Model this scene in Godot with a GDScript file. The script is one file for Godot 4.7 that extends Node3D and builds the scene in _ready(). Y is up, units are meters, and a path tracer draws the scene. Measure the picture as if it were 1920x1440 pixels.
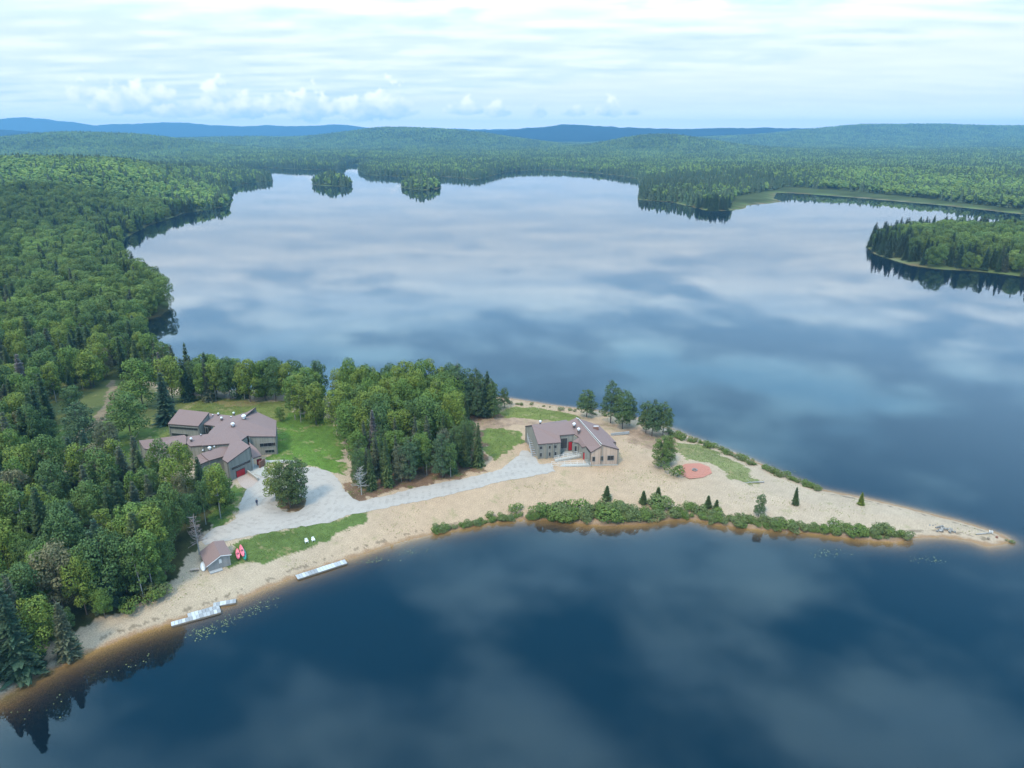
extends Node3D
# A lake seen from 90 m up: a sandy spit with two timber buildings, woods and far hills. Metres, y up, water level y = 0.

var rng := RandomNumberGenerator.new()
var used := {}
var M := {}
var nz := FastNoiseLite.new()
var lake: PackedVector2Array
var isles: Array[PackedVector2Array] = []
# coarse and fine grids of the distance to the shore (positive on land)
var sdA := PackedFloat32Array()
var sdB := PackedFloat32Array()
const AX := -1500.0
const AZ := -2760.0
const AS := 14.0
const AW := 240
const AH := 216
const BX := -190.0
const BZ := -262.0
const BS := 2.0
const BW := 166
const BH := 104

class MB:
	var v := PackedVector3Array()
	var n := PackedVector3Array()
	var c := PackedColorArray()
	var col := Color.WHITE
	func tri(a: Vector3, b: Vector3, d: Vector3) -> void:
		var q := (d - a).cross(b - a).normalized()
		v.append(a); v.append(b); v.append(d)
		n.append(q); n.append(q); n.append(q)
		c.append(col); c.append(col); c.append(col)
	func trin(a: Vector3, b: Vector3, d: Vector3, q: Vector3) -> void:
		v.append(a); v.append(b); v.append(d)
		n.append(q); n.append(q); n.append(q)
		c.append(col); c.append(col); c.append(col)
	func quad(a: Vector3, b: Vector3, d: Vector3, e: Vector3) -> void:
		tri(a, b, d); tri(a, d, e)
	# a box given by its centre, half axes and a bevel-free shell
	func box(o: Vector3, x: Vector3, y: Vector3, z: Vector3) -> void:
		quad(o - x - y + z, o - x + y + z, o + x + y + z, o + x - y + z)
		quad(o + x - y - z, o + x + y - z, o - x + y - z, o - x - y - z)
		quad(o - x - y - z, o - x + y - z, o - x + y + z, o - x - y + z)
		quad(o + x - y + z, o + x + y + z, o + x + y - z, o + x - y - z)
		quad(o - x + y + z, o - x + y - z, o + x + y - z, o + x + y + z)
		quad(o - x - y - z, o - x - y + z, o + x - y + z, o + x - y - z)
	func tube(a: Vector3, b: Vector3, ra: float, rb: float, k := 7) -> void:
		var d := (b - a).normalized()
		var s := d.cross(Vector3(0.31, 0.2, 0.93)).normalized()
		var t := d.cross(s)
		for i in k:
			var p := TAU * i / k
			var q := TAU * (i + 1) / k
			var e := s * cos(p) + t * sin(p)
			var f := s * cos(q) + t * sin(q)
			quad(a + e * ra, b + e * rb, b + f * rb, a + f * ra)
		for i in range(1, k - 1):
			var e0 := s
			var e1 := s * cos(TAU * i / k) + t * sin(TAU * i / k)
			var e2 := s * cos(TAU * (i + 1) / k) + t * sin(TAU * (i + 1) / k)
			tri(b + e0 * rb, b + e1 * rb, b + e2 * rb)
	# rings of a lathe round a vertical axis at o: pairs of radius and height
	func lathe(o: Vector3, prof: Array, k := 12) -> void:
		for j in prof.size() - 1:
			for i in k:
				var p := TAU * i / k
				var q := TAU * (i + 1) / k
				var e := Vector3(cos(p), 0, sin(p))
				var f := Vector3(cos(q), 0, sin(q))
				var u: Vector2 = prof[j]
				var w: Vector2 = prof[j + 1]
				quad(o + e * u.x + Vector3.UP * u.y, o + f * u.x + Vector3.UP * u.y, o + f * w.x + Vector3.UP * w.y, o + e * w.x + Vector3.UP * w.y)
	func mesh() -> ArrayMesh:
		var a := []
		a.resize(Mesh.ARRAY_MAX)
		a[Mesh.ARRAY_VERTEX] = v; a[Mesh.ARRAY_NORMAL] = n; a[Mesh.ARRAY_COLOR] = c
		var m := ArrayMesh.new()
		m.add_surface_from_arrays(Mesh.PRIMITIVE_TRIANGLES, a)
		return m

func numbered(s: String) -> String:
	var k: int = used.get(s, -1) + 1
	used[s] = k
	return s if k == 0 else "%s_%03d" % [s, k]

func tag(o: Node, label: String, category: String, group := "") -> void:
	o.set_meta("label", label); o.set_meta("category", category)
	if group: o.set_meta("group", group)

func thing(called: String, at: Vector3, label: String, category: String, group := "") -> Node3D:
	var o := Node3D.new()
	o.name = numbered(called); add_child(o); o.position = at
	tag(o, label, category, group)
	return o

func part(parent: Node, called: String, m: Mesh, mat: Material) -> MeshInstance3D:
	var o := MeshInstance3D.new()
	o.name = called if parent != self else numbered(called)
	o.mesh = m; o.material_override = mat
	parent.add_child(o, true)
	return o

func struct(called: String, m: Mesh, mat: Material) -> MeshInstance3D:
	var o := part(self, called, m, mat)
	o.set_meta("kind", "structure")
	return o

func pts(a: Array) -> PackedVector2Array:
	var r := PackedVector2Array()
	for i in range(0, a.size(), 2): r.append(Vector2(a[i], a[i + 1]))
	return r

func pts3(a: Array) -> PackedVector3Array:
	var r := PackedVector3Array()
	for i in range(0, a.size(), 3): r.append(Vector3(a[i], a[i + 1], a[i + 2]))
	return r

func lin(r: float, g: float, b: float) -> Color:
	return Color(r, g, b).linear_to_srgb()

func rnd(a: float, b: float) -> float:
	return rng.randf_range(a, b)

# ---------------------------------------------------------------- the lie of the land
func sd_poly(poly: PackedVector2Array, p: Vector2) -> float:
	var best := 1e18
	var ins := false
	var a := poly[poly.size() - 1]
	for b in poly:
		var e := b - a
		var w := p - a
		var d := w - e * clampf(w.dot(e) / (e.length_squared() + 1e-9), 0.0, 1.0)
		best = minf(best, d.length_squared())
		if (a.y > p.y) != (b.y > p.y) and p.x < e.x * (p.y - a.y) / e.y + a.x: ins = not ins
		a = b
	return sqrt(best) if ins else -sqrt(best)

func sd_exact(p: Vector2) -> float:
	var s := -sd_poly(lake, p)
	for i in isles: s = maxf(s, sd_poly(i, p))
	return s

func bil(g: PackedFloat32Array, w: int, h: int, fx: float, fz: float) -> float:
	fx = clampf(fx, 0.0, w - 1.001); fz = clampf(fz, 0.0, h - 1.001)
	var i := int(fx)
	var j := int(fz)
	var u := fx - i
	var t := fz - j
	var k := j * w + i
	return lerpf(lerpf(g[k], g[k + 1], u), lerpf(g[k + w], g[k + w + 1], u), t)

func sd(x: float, z: float) -> float:
	if x > BX and x < BX + BS * (BW - 1) and z > BZ and z < BZ + BS * (BH - 1):
		return bil(sdB, BW, BH, (x - BX) / BS, (z - BZ) / BS)
	if z < AZ: return 400.0
	return bil(sdA, AW, AH, (x - AX) / AS, (z - AZ) / AS)

# far hills: x, z, height, half width across, half width along
var hills := [
	[-760, -1120, 36, 400, 330], [-430, -960, 20, 210, 300], [-1150, -1500, 22, 500, 400], [700, -1500, 10, 600, 300], [-1990, -3500, 84, 560, 420], [-840, -5000, 96, 480, 450], [-330, -4600, 82, 480, 420], [-1900, -5000, 52, 700, 450], [720, -3600, 70, 330, 300], [2850, -6000, 128, 900, 600], [4300, -6000, 122, 900, 600], [1700, -5500, 50, 900, 500], [3400, -4800, 36, 700, 500], [-5000, -7000, 110, 1000, 700],
]
# two long far ranges: crest heights along x
var range_far := [-10190, 290, -7760, 305, -7273, 313, -6799, 260, -6324, 207, -5915, 229, -5427, 237, -5021, 245, -4539, 214, -4056, 191, -3567, 207, -3081, 203, -2594, 210, -2191, 184, -1624, 161, -487, 153, 1137, 146, 3572, 161, 5195, 168, 7627, 184, 10061, 184]
var range_mid := [-7152, 20, -2040, 52, -622, 90, -113, 122, 226, 146, 564, 172, 903, 159, 1242, 146, 1694, 138, 2146, 140, 2598, 138, 3050, 132, 3616, 127, 5310, 127, 7005, 127]

func crest(t: Array, x: float) -> float:
	for i in range(0, t.size() - 2, 2):
		if x < t[i + 2]: return lerpf(t[i + 1], t[i + 3], smoothstep(0.0, 1.0, clampf((x - t[i]) / (t[i + 2] - t[i]), 0.0, 1.0)))
	return t[t.size() - 1]

func hill(x: float, z: float, s: float) -> float:
	var h := 0.0
	for a in hills:
		var u: float = (x - a[0]) / a[3]
		var w: float = (z - a[1]) / a[4]
		var q := u * u + w * w
		if q < 7.0: h += a[2] * exp(-q)
	if z < -6000.0: h += crest(range_far, x) * exp(-pow((z + 11500.0) / 900.0, 2.0)) + crest(range_mid, x) * exp(-pow((z + 8000.0) / 700.0, 2.0))
	if h > 0.5:
		h *= 1.0 + 0.10 * nz.get_noise_2d(x * 0.12, z * 0.12)
	h += (0.5 + 0.5 * nz.get_noise_2d(x * 0.10 + 500.0, z * 0.07)) * clampf((-z - 1200.0) / 2500.0, 0.0, 1.0) * 22.0
	return h * smoothstep(15.0, 170.0, s)

func ground(x: float, z: float) -> float:
	var s := sd(x, z)
	if s < 0.0: return maxf(-7.0, s * 0.14)
	var h := 2.6 * (1.0 - exp(-s / 16.0)) + 0.10 * nz.get_noise_2d(x * 4.0, z * 4.0) * smoothstep(2.0, 12.0, s)
	if s > 15.0: h += hill(x, z, s)
	return h

func grid_mesh(nx: int, nzz: int, at: Callable, hole := Rect2()) -> ArrayMesh:
	var v := PackedVector3Array()
	var c := PackedColorArray()
	v.resize(nx * nzz); c.resize(nx * nzz)
	for j in nzz:
		for i in nx:
			var r: Array = at.call(i, j)
			v[j * nx + i] = r[0]; c[j * nx + i] = r[1]
	var n := PackedVector3Array()
	n.resize(v.size())
	for j in nzz:
		for i in nx:
			var dx := v[j * nx + mini(i + 1, nx - 1)] - v[j * nx + maxi(i - 1, 0)]
			var dz := v[mini(j + 1, nzz - 1) * nx + i] - v[maxi(j - 1, 0) * nx + i]
			var q := dz.cross(dx).normalized()
			n[j * nx + i] = q if q.y > 0.0 else -q
	var ix := PackedInt32Array()
	for j in nzz - 1:
		for i in nx - 1:
			if hole.has_area() and hole.has_point(Vector2(v[j * nx + i].x, v[j * nx + i].z)) and hole.has_point(Vector2(v[(j + 1) * nx + i + 1].x, v[(j + 1) * nx + i + 1].z)): continue
			var k := j * nx + i
			ix.append_array([k, k + 1, k + nx + 1, k, k + nx + 1, k + nx])
	var a := []
	a.resize(Mesh.ARRAY_MAX)
	a[Mesh.ARRAY_VERTEX] = v; a[Mesh.ARRAY_NORMAL] = n; a[Mesh.ARRAY_COLOR] = c; a[Mesh.ARRAY_INDEX] = ix
	var m := ArrayMesh.new()
	m.add_surface_from_arrays(Mesh.PRIMITIVE_TRIANGLES, a)
	return m

# ---------------------------------------------------------------- materials
func noise_tex(freq: float, lo: float, hi: float, sd_: int, size := 512, oct := 5) -> ImageTexture:
	var f := FastNoiseLite.new()
	f.seed = sd_; f.frequency = freq; f.fractal_octaves = oct
	var im := f.get_seamless_image(size, size)
	im.convert(Image.FORMAT_RGB8)
	var d := im.get_data()
	for i in d.size():
		d[i] = int(255.0 * lerpf(lo, hi, d[i] / 255.0))
	return ImageTexture.create_from_image(Image.create_from_data(size, size, false, Image.FORMAT_RGB8, d))

func plain(c: Color, rough := 0.85, spec := 0.4) -> StandardMaterial3D:
	var m := StandardMaterial3D.new()
	m.albedo_color = c; m.roughness = rough; m.metallic_specular = spec
	return m

func grainy(c: Color, t: Texture2D, scale: float, rough := 0.9, bump := 0.0) -> StandardMaterial3D:
	var m := plain(c, rough)
	m.albedo_texture = t
	m.uv1_triplanar = true; m.uv1_world_triplanar = true; m.uv1_scale = Vector3.ONE * scale
	if bump > 0.0:
		m.heightmap_enabled = true; m.heightmap_texture = t; m.heightmap_scale = bump
	return m

func leafy(c: Color, back := 0.13) -> StandardMaterial3D:
	var m := plain(c, 0.75, 0.35)
	m.vertex_color_use_as_albedo = true
	m.cull_mode = BaseMaterial3D.CULL_DISABLED
	m.backlight_enabled = true
	m.backlight = Color(back, back, back * 0.6)
	return m

func make_materials() -> void:
	var fine := noise_tex(0.03, 0.72, 1.0, 3)
	var coarse := noise_tex(0.012, 0.7, 1.0, 8)
	M.fine = fine
	var g := plain(Color.WHITE, 0.95, 0.25)
	g.vertex_color_use_as_albedo = true
	g.albedo_texture = fine; g.uv1_triplanar = true; g.uv1_world_triplanar = true; g.uv1_scale = Vector3.ONE * 0.16
	M.ground = g
	var fg := plain(Color.WHITE, 0.95, 0.1)
	fg.vertex_color_use_as_albedo = true
	M.far_ground = fg
	M.gravel = grainy(lin(0.43, 0.385, 0.345), noise_tex(0.09, 0.84, 1.0, 21, 512, 6), 0.12, 0.95)
	# shingles: courses of small tabs a few centimetres proud are far below a pixel; only their mottled colour shows
	M.gravel.vertex_color_use_as_albedo = true
	M.roof = grainy(lin(0.325, 0.222, 0.205), noise_tex(0.06, 0.62, 1.0, 5, 512, 6), 0.35, 0.9, 1.0)
	M.fascia = plain(lin(0.10, 0.075, 0.07), 0.8)
	# vertical board siding
	var im := Image.create(256, 64, false, Image.FORMAT_RGB8)
	var r2 := RandomNumberGenerator.new()
	r2.seed = 12
	for b in 16:
		var t := r2.randf_range(0.9, 1.0)
		for x in 16:
			for y in 64:
				var k := t * (0.72 if x == 0 else 1.0) * r2.randf_range(0.93, 1.0)
				im.set_pixel(b * 16 + x, y, Color(k, k, k))
	var siding := ImageTexture.create_from_image(im)
	M.wall = grainy(lin(0.31, 0.30, 0.265), siding, 0.3, 0.85)
	M.cedar = grainy(lin(0.54, 0.41, 0.33), siding, 0.3, 0.85)
	M.shed_wall = grainy(lin(0.30, 0.29, 0.28), siding, 0.4, 0.85)
	M.trim = plain(lin(0.55, 0.54, 0.52), 0.7)
	M.frame = plain(lin(0.24, 0.24, 0.235), 0.7)
	M.white = plain(lin(0.78, 0.78, 0.78), 0.5)
	M.steel = plain(lin(0.70, 0.71, 0.72), 0.35)
	M.dark = plain(lin(0.03, 0.03, 0.035), 0.6)
	M.red = plain(lin(0.42, 0.02, 0.03), 0.5)
	M.brick = grainy(lin(0.30, 0.15, 0.11), fine, 0.6)
	M.concrete = grainy(lin(0.52, 0.50, 0.46), fine, 0.25)
	M.glass = plain(lin(0.02, 0.025, 0.03), 0.05, 0.6)
	M.dock = grainy(lin(0.58, 0.60, 0.62), noise_tex(0.05, 0.6, 1.0, 31), 0.5, 0.9)
	M.dock1 = grainy(lin(0.66, 0.68, 0.71), noise_tex(0.05, 0.7, 1.0, 32), 0.5, 0.9)
	M.dock2 = grainy(lin(0.44, 0.45, 0.47), noise_tex(0.05, 0.6, 1.0, 33), 0.5, 0.9)
	M.wood = grainy(lin(0.30, 0.24, 0.18), fine, 0.8)
	M.paver = grainy(lin(0.52, 0.22, 0.16), noise_tex(0.06, 0.75, 1.0, 44), 0.3)
	M.stone = grainy(lin(0.30, 0.29, 0.28), coarse, 0.8)
	M.bark = grainy(lin(0.16, 0.13, 0.11), coarse, 1.2)
	M.birch = grainy(lin(0.55, 0.53, 0.50), noise_tex(0.05, 0.5, 1.0, 61), 1.0)
	M.deadwood = grainy(lin(0.42, 0.40, 0.38), coarse, 1.0)
	M.twig = plain(lin(0.22, 0.18, 0.17))
	M.pink = plain(lin(0.75, 0.16, 0.20), 0.35, 0.5)
	M.green_hull = plain(lin(0.02, 0.20, 0.15), 0.35, 0.5)
	M.navy = plain(lin(0.02, 0.03, 0.08), 0.5)
	M.skin = plain(lin(0.45, 0.28, 0.2), 0.6)
	var leaf_greens := [lin(0.110, 0.176, 0.034), lin(0.088, 0.144, 0.036), lin(0.148, 0.196, 0.032), lin(0.070, 0.122, 0.038)]
	for i in 4: M["leaf%d" % i] = leafy(leaf_greens[i])
	var needles := [lin(0.060, 0.098, 0.036), lin(0.056, 0.096, 0.052), lin(0.084, 0.118, 0.038), lin(0.112, 0.126, 0.072)]
	for i in 4: M["needle%d" % i] = leafy(needles[i], 0.06)
	M.leaf4 = leafy(lin(0.150, 0.140, 0.070))
	M.pine0 = leafy(lin(0.080, 0.128, 0.044), 0.12)
	M.pine1 = leafy(lin(0.072, 0.120, 0.056), 0.12)
	M.pine2 = leafy(lin(0.110, 0.165, 0.040), 0.15)
	M.yellow = leafy(lin(0.17, 0.21, 0.03), 0.15)
	M.shrub0 = leafy(lin(0.110, 0.162, 0.034))
	M.shrub1 = leafy(lin(0.128, 0.160, 0.056))
	M.grey_leaf = leafy(lin(0.20, 0.17, 0.16))
	M.tinted = leafy(Color.WHITE, 0.12)
	M.lily = plain(lin(0.15, 0.19, 0.08), 0.6)

# ---------------------------------------------------------------- trees
func leaf_quad(b: MB, o: Vector3, nrm: Vector3, s: float) -> void:
	var t := nrm.cross(Vector3(rnd(-1, 1), rnd(-1, 1), rnd(-1, 1))).normalized()
	var u := nrm.cross(t)
	var k := rnd(0.6, 1.0)
	b.trin(o - t * s, o + u * s * k, o + t * s * rnd(0.7, 1.1), nrm)
	b.trin(o - t * s, o + t * s, o - u * s * k, nrm)

func rdir() -> Vector3:
	var y := rnd(-1, 1)
	var p := rnd(0, TAU)
	var r := sqrt(1.0 - y * y)
	return Vector3(cos(p) * r, y, sin(p) * r)

# leaf clumps over a set of lobes; each lobe is [centre, radius, squash]
func leaves(lobes: Array, per_m2: float, size: float, vary := 0.22) -> ArrayMesh:
	var b := MB.new()
	for i in lobes.size():
		var o: Vector3 = lobes[i][0]
		var r: float = lobes[i][1]
		var q: float = lobes[i][2]
		var tone := rnd(1.0 - vary * 0.6, 1.0 + vary * 0.6)
		var warm := rnd(0.92, 1.12)
		for k in int(per_m2 * 12.6 * r * r):
			var d := rdir()
			if d.y < -0.5 and rng.randf() < 0.5: continue
			var p := o + Vector3(d.x, d.y * q, d.z) * r * rnd(0.72, 1.06)
			var hid := false
			for j in lobes.size():
				if j != i and p.distance_to(lobes[j][0]) < lobes[j][1] * 0.66 * lobes[j][2]:
					hid = true; break
			if hid: continue
			var w := tone * rnd(1.0 - vary, 1.0 + vary)
			b.col = Color(w * warm, w, w * rnd(0.8, 1.1))
			leaf_quad(b, p, (d + rdir() * 0.75 + Vector3(0, 0.25, 0)).normalized(), size * rnd(0.6, 1.15))
	return b.mesh()

func broadleaf_crown(h: float, w: float, low: float, per := 9.5, size := 0.225) -> ArrayMesh:
	var lobes := []
	var n := 15
	for i in n:
		var t := low + (0.93 - low) * pow((i + rnd(0, 1)) / n, 0.85)
		var prof := sqrt(maxf(0.08, 1.0 - pow((t - low - 0.42 * (1 - low)) / (0.62 * (1 - low)), 2.0)))
		var a := i * 2.4 + rnd(-0.5, 0.5)
		var rr := w * 0.5 * prof
		var lr := w * rnd(0.13, 0.29)
		lobes.append([Vector3(cos(a) * maxf(0.0, rr - lr * 0.7), t * h, sin(a) * maxf(0.0, rr - lr * 0.7)), lr, rnd(0.8, 1.15)])
	lobes.append([Vector3(0, h * 0.88, 0), w * 0.2, 1.1])
	lobes.append([Vector3(0, h * (low + 0.3), 0), w * 0.27, 1.2])
	return leaves(lobes, per, size)

func spruce_crown(h: float, r: float, low := 0.05, ragged := 0.2) -> ArrayMesh:
	var b := MB.new()
	var n := int(h * 3.2)
	for i in n:
		var t := low + (1.0 - low) * (i + rnd(-0.3, 0.3)) / n
		var rad := r * pow(1.0 - t, 0.82) * rnd(1.0 - ragged, 1.0 + ragged) + 0.10
		var k := int(6 + 6 * (1.0 - t))
		for j in k:
			var a := TAU * (j + rnd(-0.35, 0.35)) / k + i * 1.3
			var d := Vector3(cos(a), 0, sin(a))
			var s := Vector3(-d.z, 0, d.x)
			var l := rad * rnd(0.72, 1.15)
			var o := Vector3(0, t * h + 0.1, 0)
			var mid := o + d * l * 0.55 + Vector3.DOWN * l * 0.10
			var tip := o + d * l + Vector3.DOWN * l * rnd(0.22, 0.5)
			var w := l * rnd(0.13, 0.22) + 0.05
			var g := rnd(0.75, 1.25)
			b.col = Color(g * rnd(0.9, 1.15), g, g * rnd(0.85, 1.15))
			var dl := Vector3.DOWN * w * rnd(0.5, 1.1)
			b.tri(o, mid + s * w + dl, tip); b.tri(o, tip, mid - s * w + dl)
			for e in 5:
				var f := rnd(0.3, 0.95)
				var p := o.lerp(tip, f) + s * rnd(-w, w) * 1.1
				var z := rnd(0.1, 0.22) + l * 0.04
				b.col = Color(g * rnd(0.9, 1.3), g * rnd(0.9, 1.2), g)
				b.tri(p + d * z * 1.5 + Vector3.UP * z * 0.2, p - s * z + Vector3.DOWN * z * 0.6, p + s * z + Vector3.DOWN * z * 0.6)
	b.col = Color(1, 1, 1)
	b.tri(Vector3(0.12, h - 0.5, 0), Vector3(-0.06, h - 0.5, 0.1), Vector3(0, h + 0.5, 0))
	b.tri(Vector3(-0.1, h - 0.5, -0.08), Vector3(0.06, h - 0.5, 0.1), Vector3(0, h + 0.5, 0))
	return b.mesh()

func pine_crown(h: float, w: float, low := 0.3) -> ArrayMesh:
	var lobes := []
	var n := int((1.0 - low) * h / 0.95)
	for i in n:
		var t := low + (0.97 - low) * i / n
		var f := (t - low) / (1.0 - low)
		var rr := w * 0.5 * sqrt(maxf(0.05, 1.0 - pow((f - 0.3) / 0.74, 2.0))) * rnd(0.75, 1.15)
		var k := 4 if f < 0.75 else 3
		for j in k:
			var a := TAU * (j + rnd(-0.3, 0.3)) / k + i * 0.9
			var q := rr * rnd(0.5, 0.85)
			lobes.append([Vector3(cos(a) * q, t * h + rnd(-0.2, 0.4) + q * 0.12, sin(a) * q), maxf(0.5, rr * rnd(0.36, 0.5)), 0.48])
	lobes.append([Vector3(0, h * 0.97, 0), 0.6, 0.9])
	return leaves(lobes, 8.0, 0.18, 0.26)

func trunk_mesh(h: float, r: float, top: float, limbs := 5) -> ArrayMesh:
	var b := MB.new()
	var a := Vector3(0, -0.4, 0)
	for i in 4:
		var t := (i + 1) / 4.0
		var e := Vector3(rnd(-0.12, 0.12) * i, h * top * t, rnd(-0.12, 0.12) * i)
		b.tube(a, e, r * (1.0 - 0.75 * i / 4.0), r * (1.0 - 0.75 * (i + 1) / 4.0))
		if i > 0:
			for j in limbs / 2 + 1:
				var p := rnd(0, TAU)
				var l := h * rnd(0.08, 0.16)
				b.tube(e, e + Vector3(cos(p) * l, l * rnd(0.4, 0.9), sin(p) * l), r * 0.3, r * 0.08, 5)
		a = e
	return b.mesh()

func bare_limbs(h: float, r: float, fine := 40) -> ArrayMesh:
	var b := MB.new()
	for i in fine:
		var t := rnd(0.3, 0.97)
		var p := rnd(0, TAU)
		var l := r * (1.1 - t * 0.8) * rnd(0.5, 1.1)
		var o := Vector3(0, t * h, 0)
		var e := o + Vector3(cos(p) * l, l * rnd(-0.1, 0.5), sin(p) * l)
		b.tube(o, e, 0.07, 0.025, 4)
		for j in 3:
			var q := o.lerp(e, rnd(0.4, 1.0))
			b.tube(q, q + Vector3(rnd(-1, 1), rnd(-0.2, 0.9), rnd(-1, 1)) * l * 0.4, 0.03, 0.012, 3)
	return b.mesh()

# far trees: a few lobes of coarse leaf clumps, or stacked ragged cones
func far_broadleaf(h: float, w: float) -> ArrayMesh:
	var b := MB.new()
	for i in 7:
		var a := i * 2.4
		var q := w * 0.26 if i < 6 else 0.0
		var o := Vector3(cos(a) * q, h * (0.5 + 0.3 * fmod(i * 0.37, 1.0)) if i < 6 else h * 0.82, sin(a) * q)
		var r := w * rnd(0.2, 0.3)
		var rows := []
		for y in 4:
			var row := []
			for x in 6:
				var e := PI * (y + 0.4) / 3.8
				var p := TAU * (x + 0.5 * y) / 6
				row.append(o + Vector3(sin(e) * cos(p), cos(e), sin(e) * sin(p)) * r * rnd(0.75, 1.2))
			rows.append(row)
		for y in 3:
			for x in 6:
				var g := rnd(0.88, 1.12)
				b.col = Color(g * rnd(0.95, 1.05), g, g)
				b.quad(rows[y][x], rows[y][(x + 1) % 6], rows[y + 1][(x + 1) % 6], rows[y + 1][x])
	return b.mesh()

func far_spruce(h: float, r: float) -> ArrayMesh:
	var b := MB.new()
	for i in 6:
		var y0 := h * (0.04 + 0.155 * i)
		var y1 := minf(h, y0 + h * 0.3)
		var rr := r * pow(1.0 - i / 6.4, 0.8)
		for k in 7:
			var p := TAU * (k + rnd(-0.2, 0.2)) / 7 + i
			var q := p + TAU / 7 * rnd(0.8, 1.2)
			var g := rnd(0.75, 1.25)
			b.col = Color(g, g, g * rnd(0.9, 1.1))
			b.tri(Vector3(0, y1, 0), Vector3(cos(p), 0, sin(p)) * rr * rnd(0.7, 1.15) + Vector3(0, y0, 0), Vector3(cos(q), 0, sin(q)) * rr * rnd(0.7, 1.15) + Vector3(0, y0 + 0.3, 0))
	return b.mesh()

var road_line: PackedVector2Array
var grass_lines: Array[PackedVector2Array] = []
var protos := {}

# kinds of tree, each with three shapes of [trunk, crown] for a nominal height of 14 m
func make_protos() -> void:
	rng.seed = 77
	protos.broadleaf = []; protos.birch = []; protos.spruce = []; protos.pine = []; protos.shrub = []; protos.red_pine = []
	for i in 4:
		protos.broadleaf.append([trunk_mesh(14, 0.2, 0.8, 6), broadleaf_crown(14, rnd(7.2, 8.6), rnd(0.14, 0.24))])
	for i in 3:
		protos.birch.append([trunk_mesh(14, 0.14, 0.85, 6), broadleaf_crown(14, rnd(4.6, 5.6), rnd(0.22, 0.3), 9.5, 0.21)])
		protos.spruce.append([trunk_mesh(14, 0.17, 0.9, 0), spruce_crown(14, rnd(2.3, 2.9))])
		protos.pine.append([trunk_mesh(14, 0.24, 0.93, 4), pine_crown(14, rnd(6.5, 7.5), 0.14)])
		protos.red_pine.append([trunk_mesh(14, 0.2, 0.93, 2), pine_crown(14, rnd(6.2, 7.2), 0.22)])
		var lob := []
		for k in 7: lob.append([Vector3(rnd(-0.9, 0.9), rnd(0.5, 1.3), rnd(-0.9, 0.9)), rnd(0.5, 0.8), 0.9])
		protos.shrub.append([trunk_mesh(1.4, 0.06, 0.8, 6), leaves(lob, 26.0, 0.115)])
	protos.spruce.append([trunk_mesh(14, 0.15, 0.9, 0), spruce_crown(14, 1.7, 0.1, 0.35)])

var bark_of := {"broadleaf": "bark", "birch": "birch", "spruce": "bark", "pine": "bark", "red_pine": "bark", "shrub": "bark"}
var made := {}
var name_of := {"broadleaf": "broadleaf_tree", "birch": "birch_tree", "spruce": "spruce_tree", "pine": "pine_tree", "red_pine": "pine_tree", "shrub": "shrub"}
var cat_of := {"broadleaf": "tree", "birch": "tree", "spruce": "tree", "pine": "tree", "red_pine": "tree", "shrub": "shrub"}

var tone_of := {"leaf0": "bright green", "leaf1": "mid green", "leaf2": "yellow-green", "leaf3": "deep green", "leaf4": "dry brownish", "needle0": "deep green", "needle1": "blue-green", "needle2": "olive green", "needle3": "grey-green", "pine0": "green", "pine1": "blue-green", "grey_leaf": "dead silver-grey", "shrub0": "bright green", "shrub1": "grey-green"}

func size_word(kind: String, h: float) -> String:
	if kind == "shrub": return "ankle-high" if h < 1.0 else ("waist-high" if h < 1.6 else ("head-high" if h < 2.4 else "tall"))
	return "smaller" if h < 12.0 else ("medium-sized" if h < 13.5 else ("tall" if h < 15.0 else "very tall"))

func tree(kind: String, x: float, z: float, h: float, mat: String, label: String, group := "", wide := 1.0, variant := -1) -> Node3D:
	var list: Array = protos[kind]
	var v := variant if variant >= 0 else rng.randi() % list.size()
	var key := "%s %d %s" % [kind, v, mat]
	var o: Node3D
	if made.has(key):
		o = made[key].duplicate()
	else:
		o = Node3D.new()
		part(o, "trunk" if kind != "shrub" else "stem", list[v][0], M[bark_of[kind]])
		part(o, "crown" if kind != "shrub" else "foliage", list[v][1], M[mat])
		made[key] = o
	o.name = numbered(name_of[kind])
	add_child(o)
	var s := h / (14.0 if kind != "shrub" else 1.9)
	o.position = Vector3(x, ground(x, z) - 0.1, z)
	o.rotation = Vector3(rnd(-0.03, 0.03), rnd(0, TAU), rnd(-0.03, 0.03))
	o.scale = Vector3(s * wide, s, s * wide)
	if o.has_meta("group"): o.remove_meta("group")
	tag(o, label if group == "" or not tone_of.has(mat) else "%s %s %s" % [size_word(kind, h), tone_of[mat], label], cat_of[kind], group)
	return o

func pick(a: Array) -> Variant:
	return a[rng.randi() % a.size()]

# fill a polygon with trees at a spacing; kinds is a list of [kind, materials, low, high, wide]
func grove(poly: PackedVector2Array, gap: float, kinds: Array, where: String, group: String) -> void:
	var lo := poly[0]
	var hi := poly[0]
	for p in poly: lo = lo.min(p); hi = hi.max(p)
	var z := lo.y
	while z < hi.y:
		var x := lo.x
		while x < hi.x:
			var p := Vector2(x + rnd(-0.38, 0.38) * gap, z + rnd(-0.38, 0.38) * gap)
			var k: Array = pick(kinds)
			var h := rnd(k[2], k[3])
			var m: String = pick(k[1])
			if Geometry2D.is_point_in_polygon(p, poly) and sd(p.x, p.y) > 0.6:
				tree(k[0], p.x, p.y, h, m, "%s %s" % [word_of[k[0]], where], "%s %s" % [group_of[k[0]], group], k[4])
			x += gap
		z += gap

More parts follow.
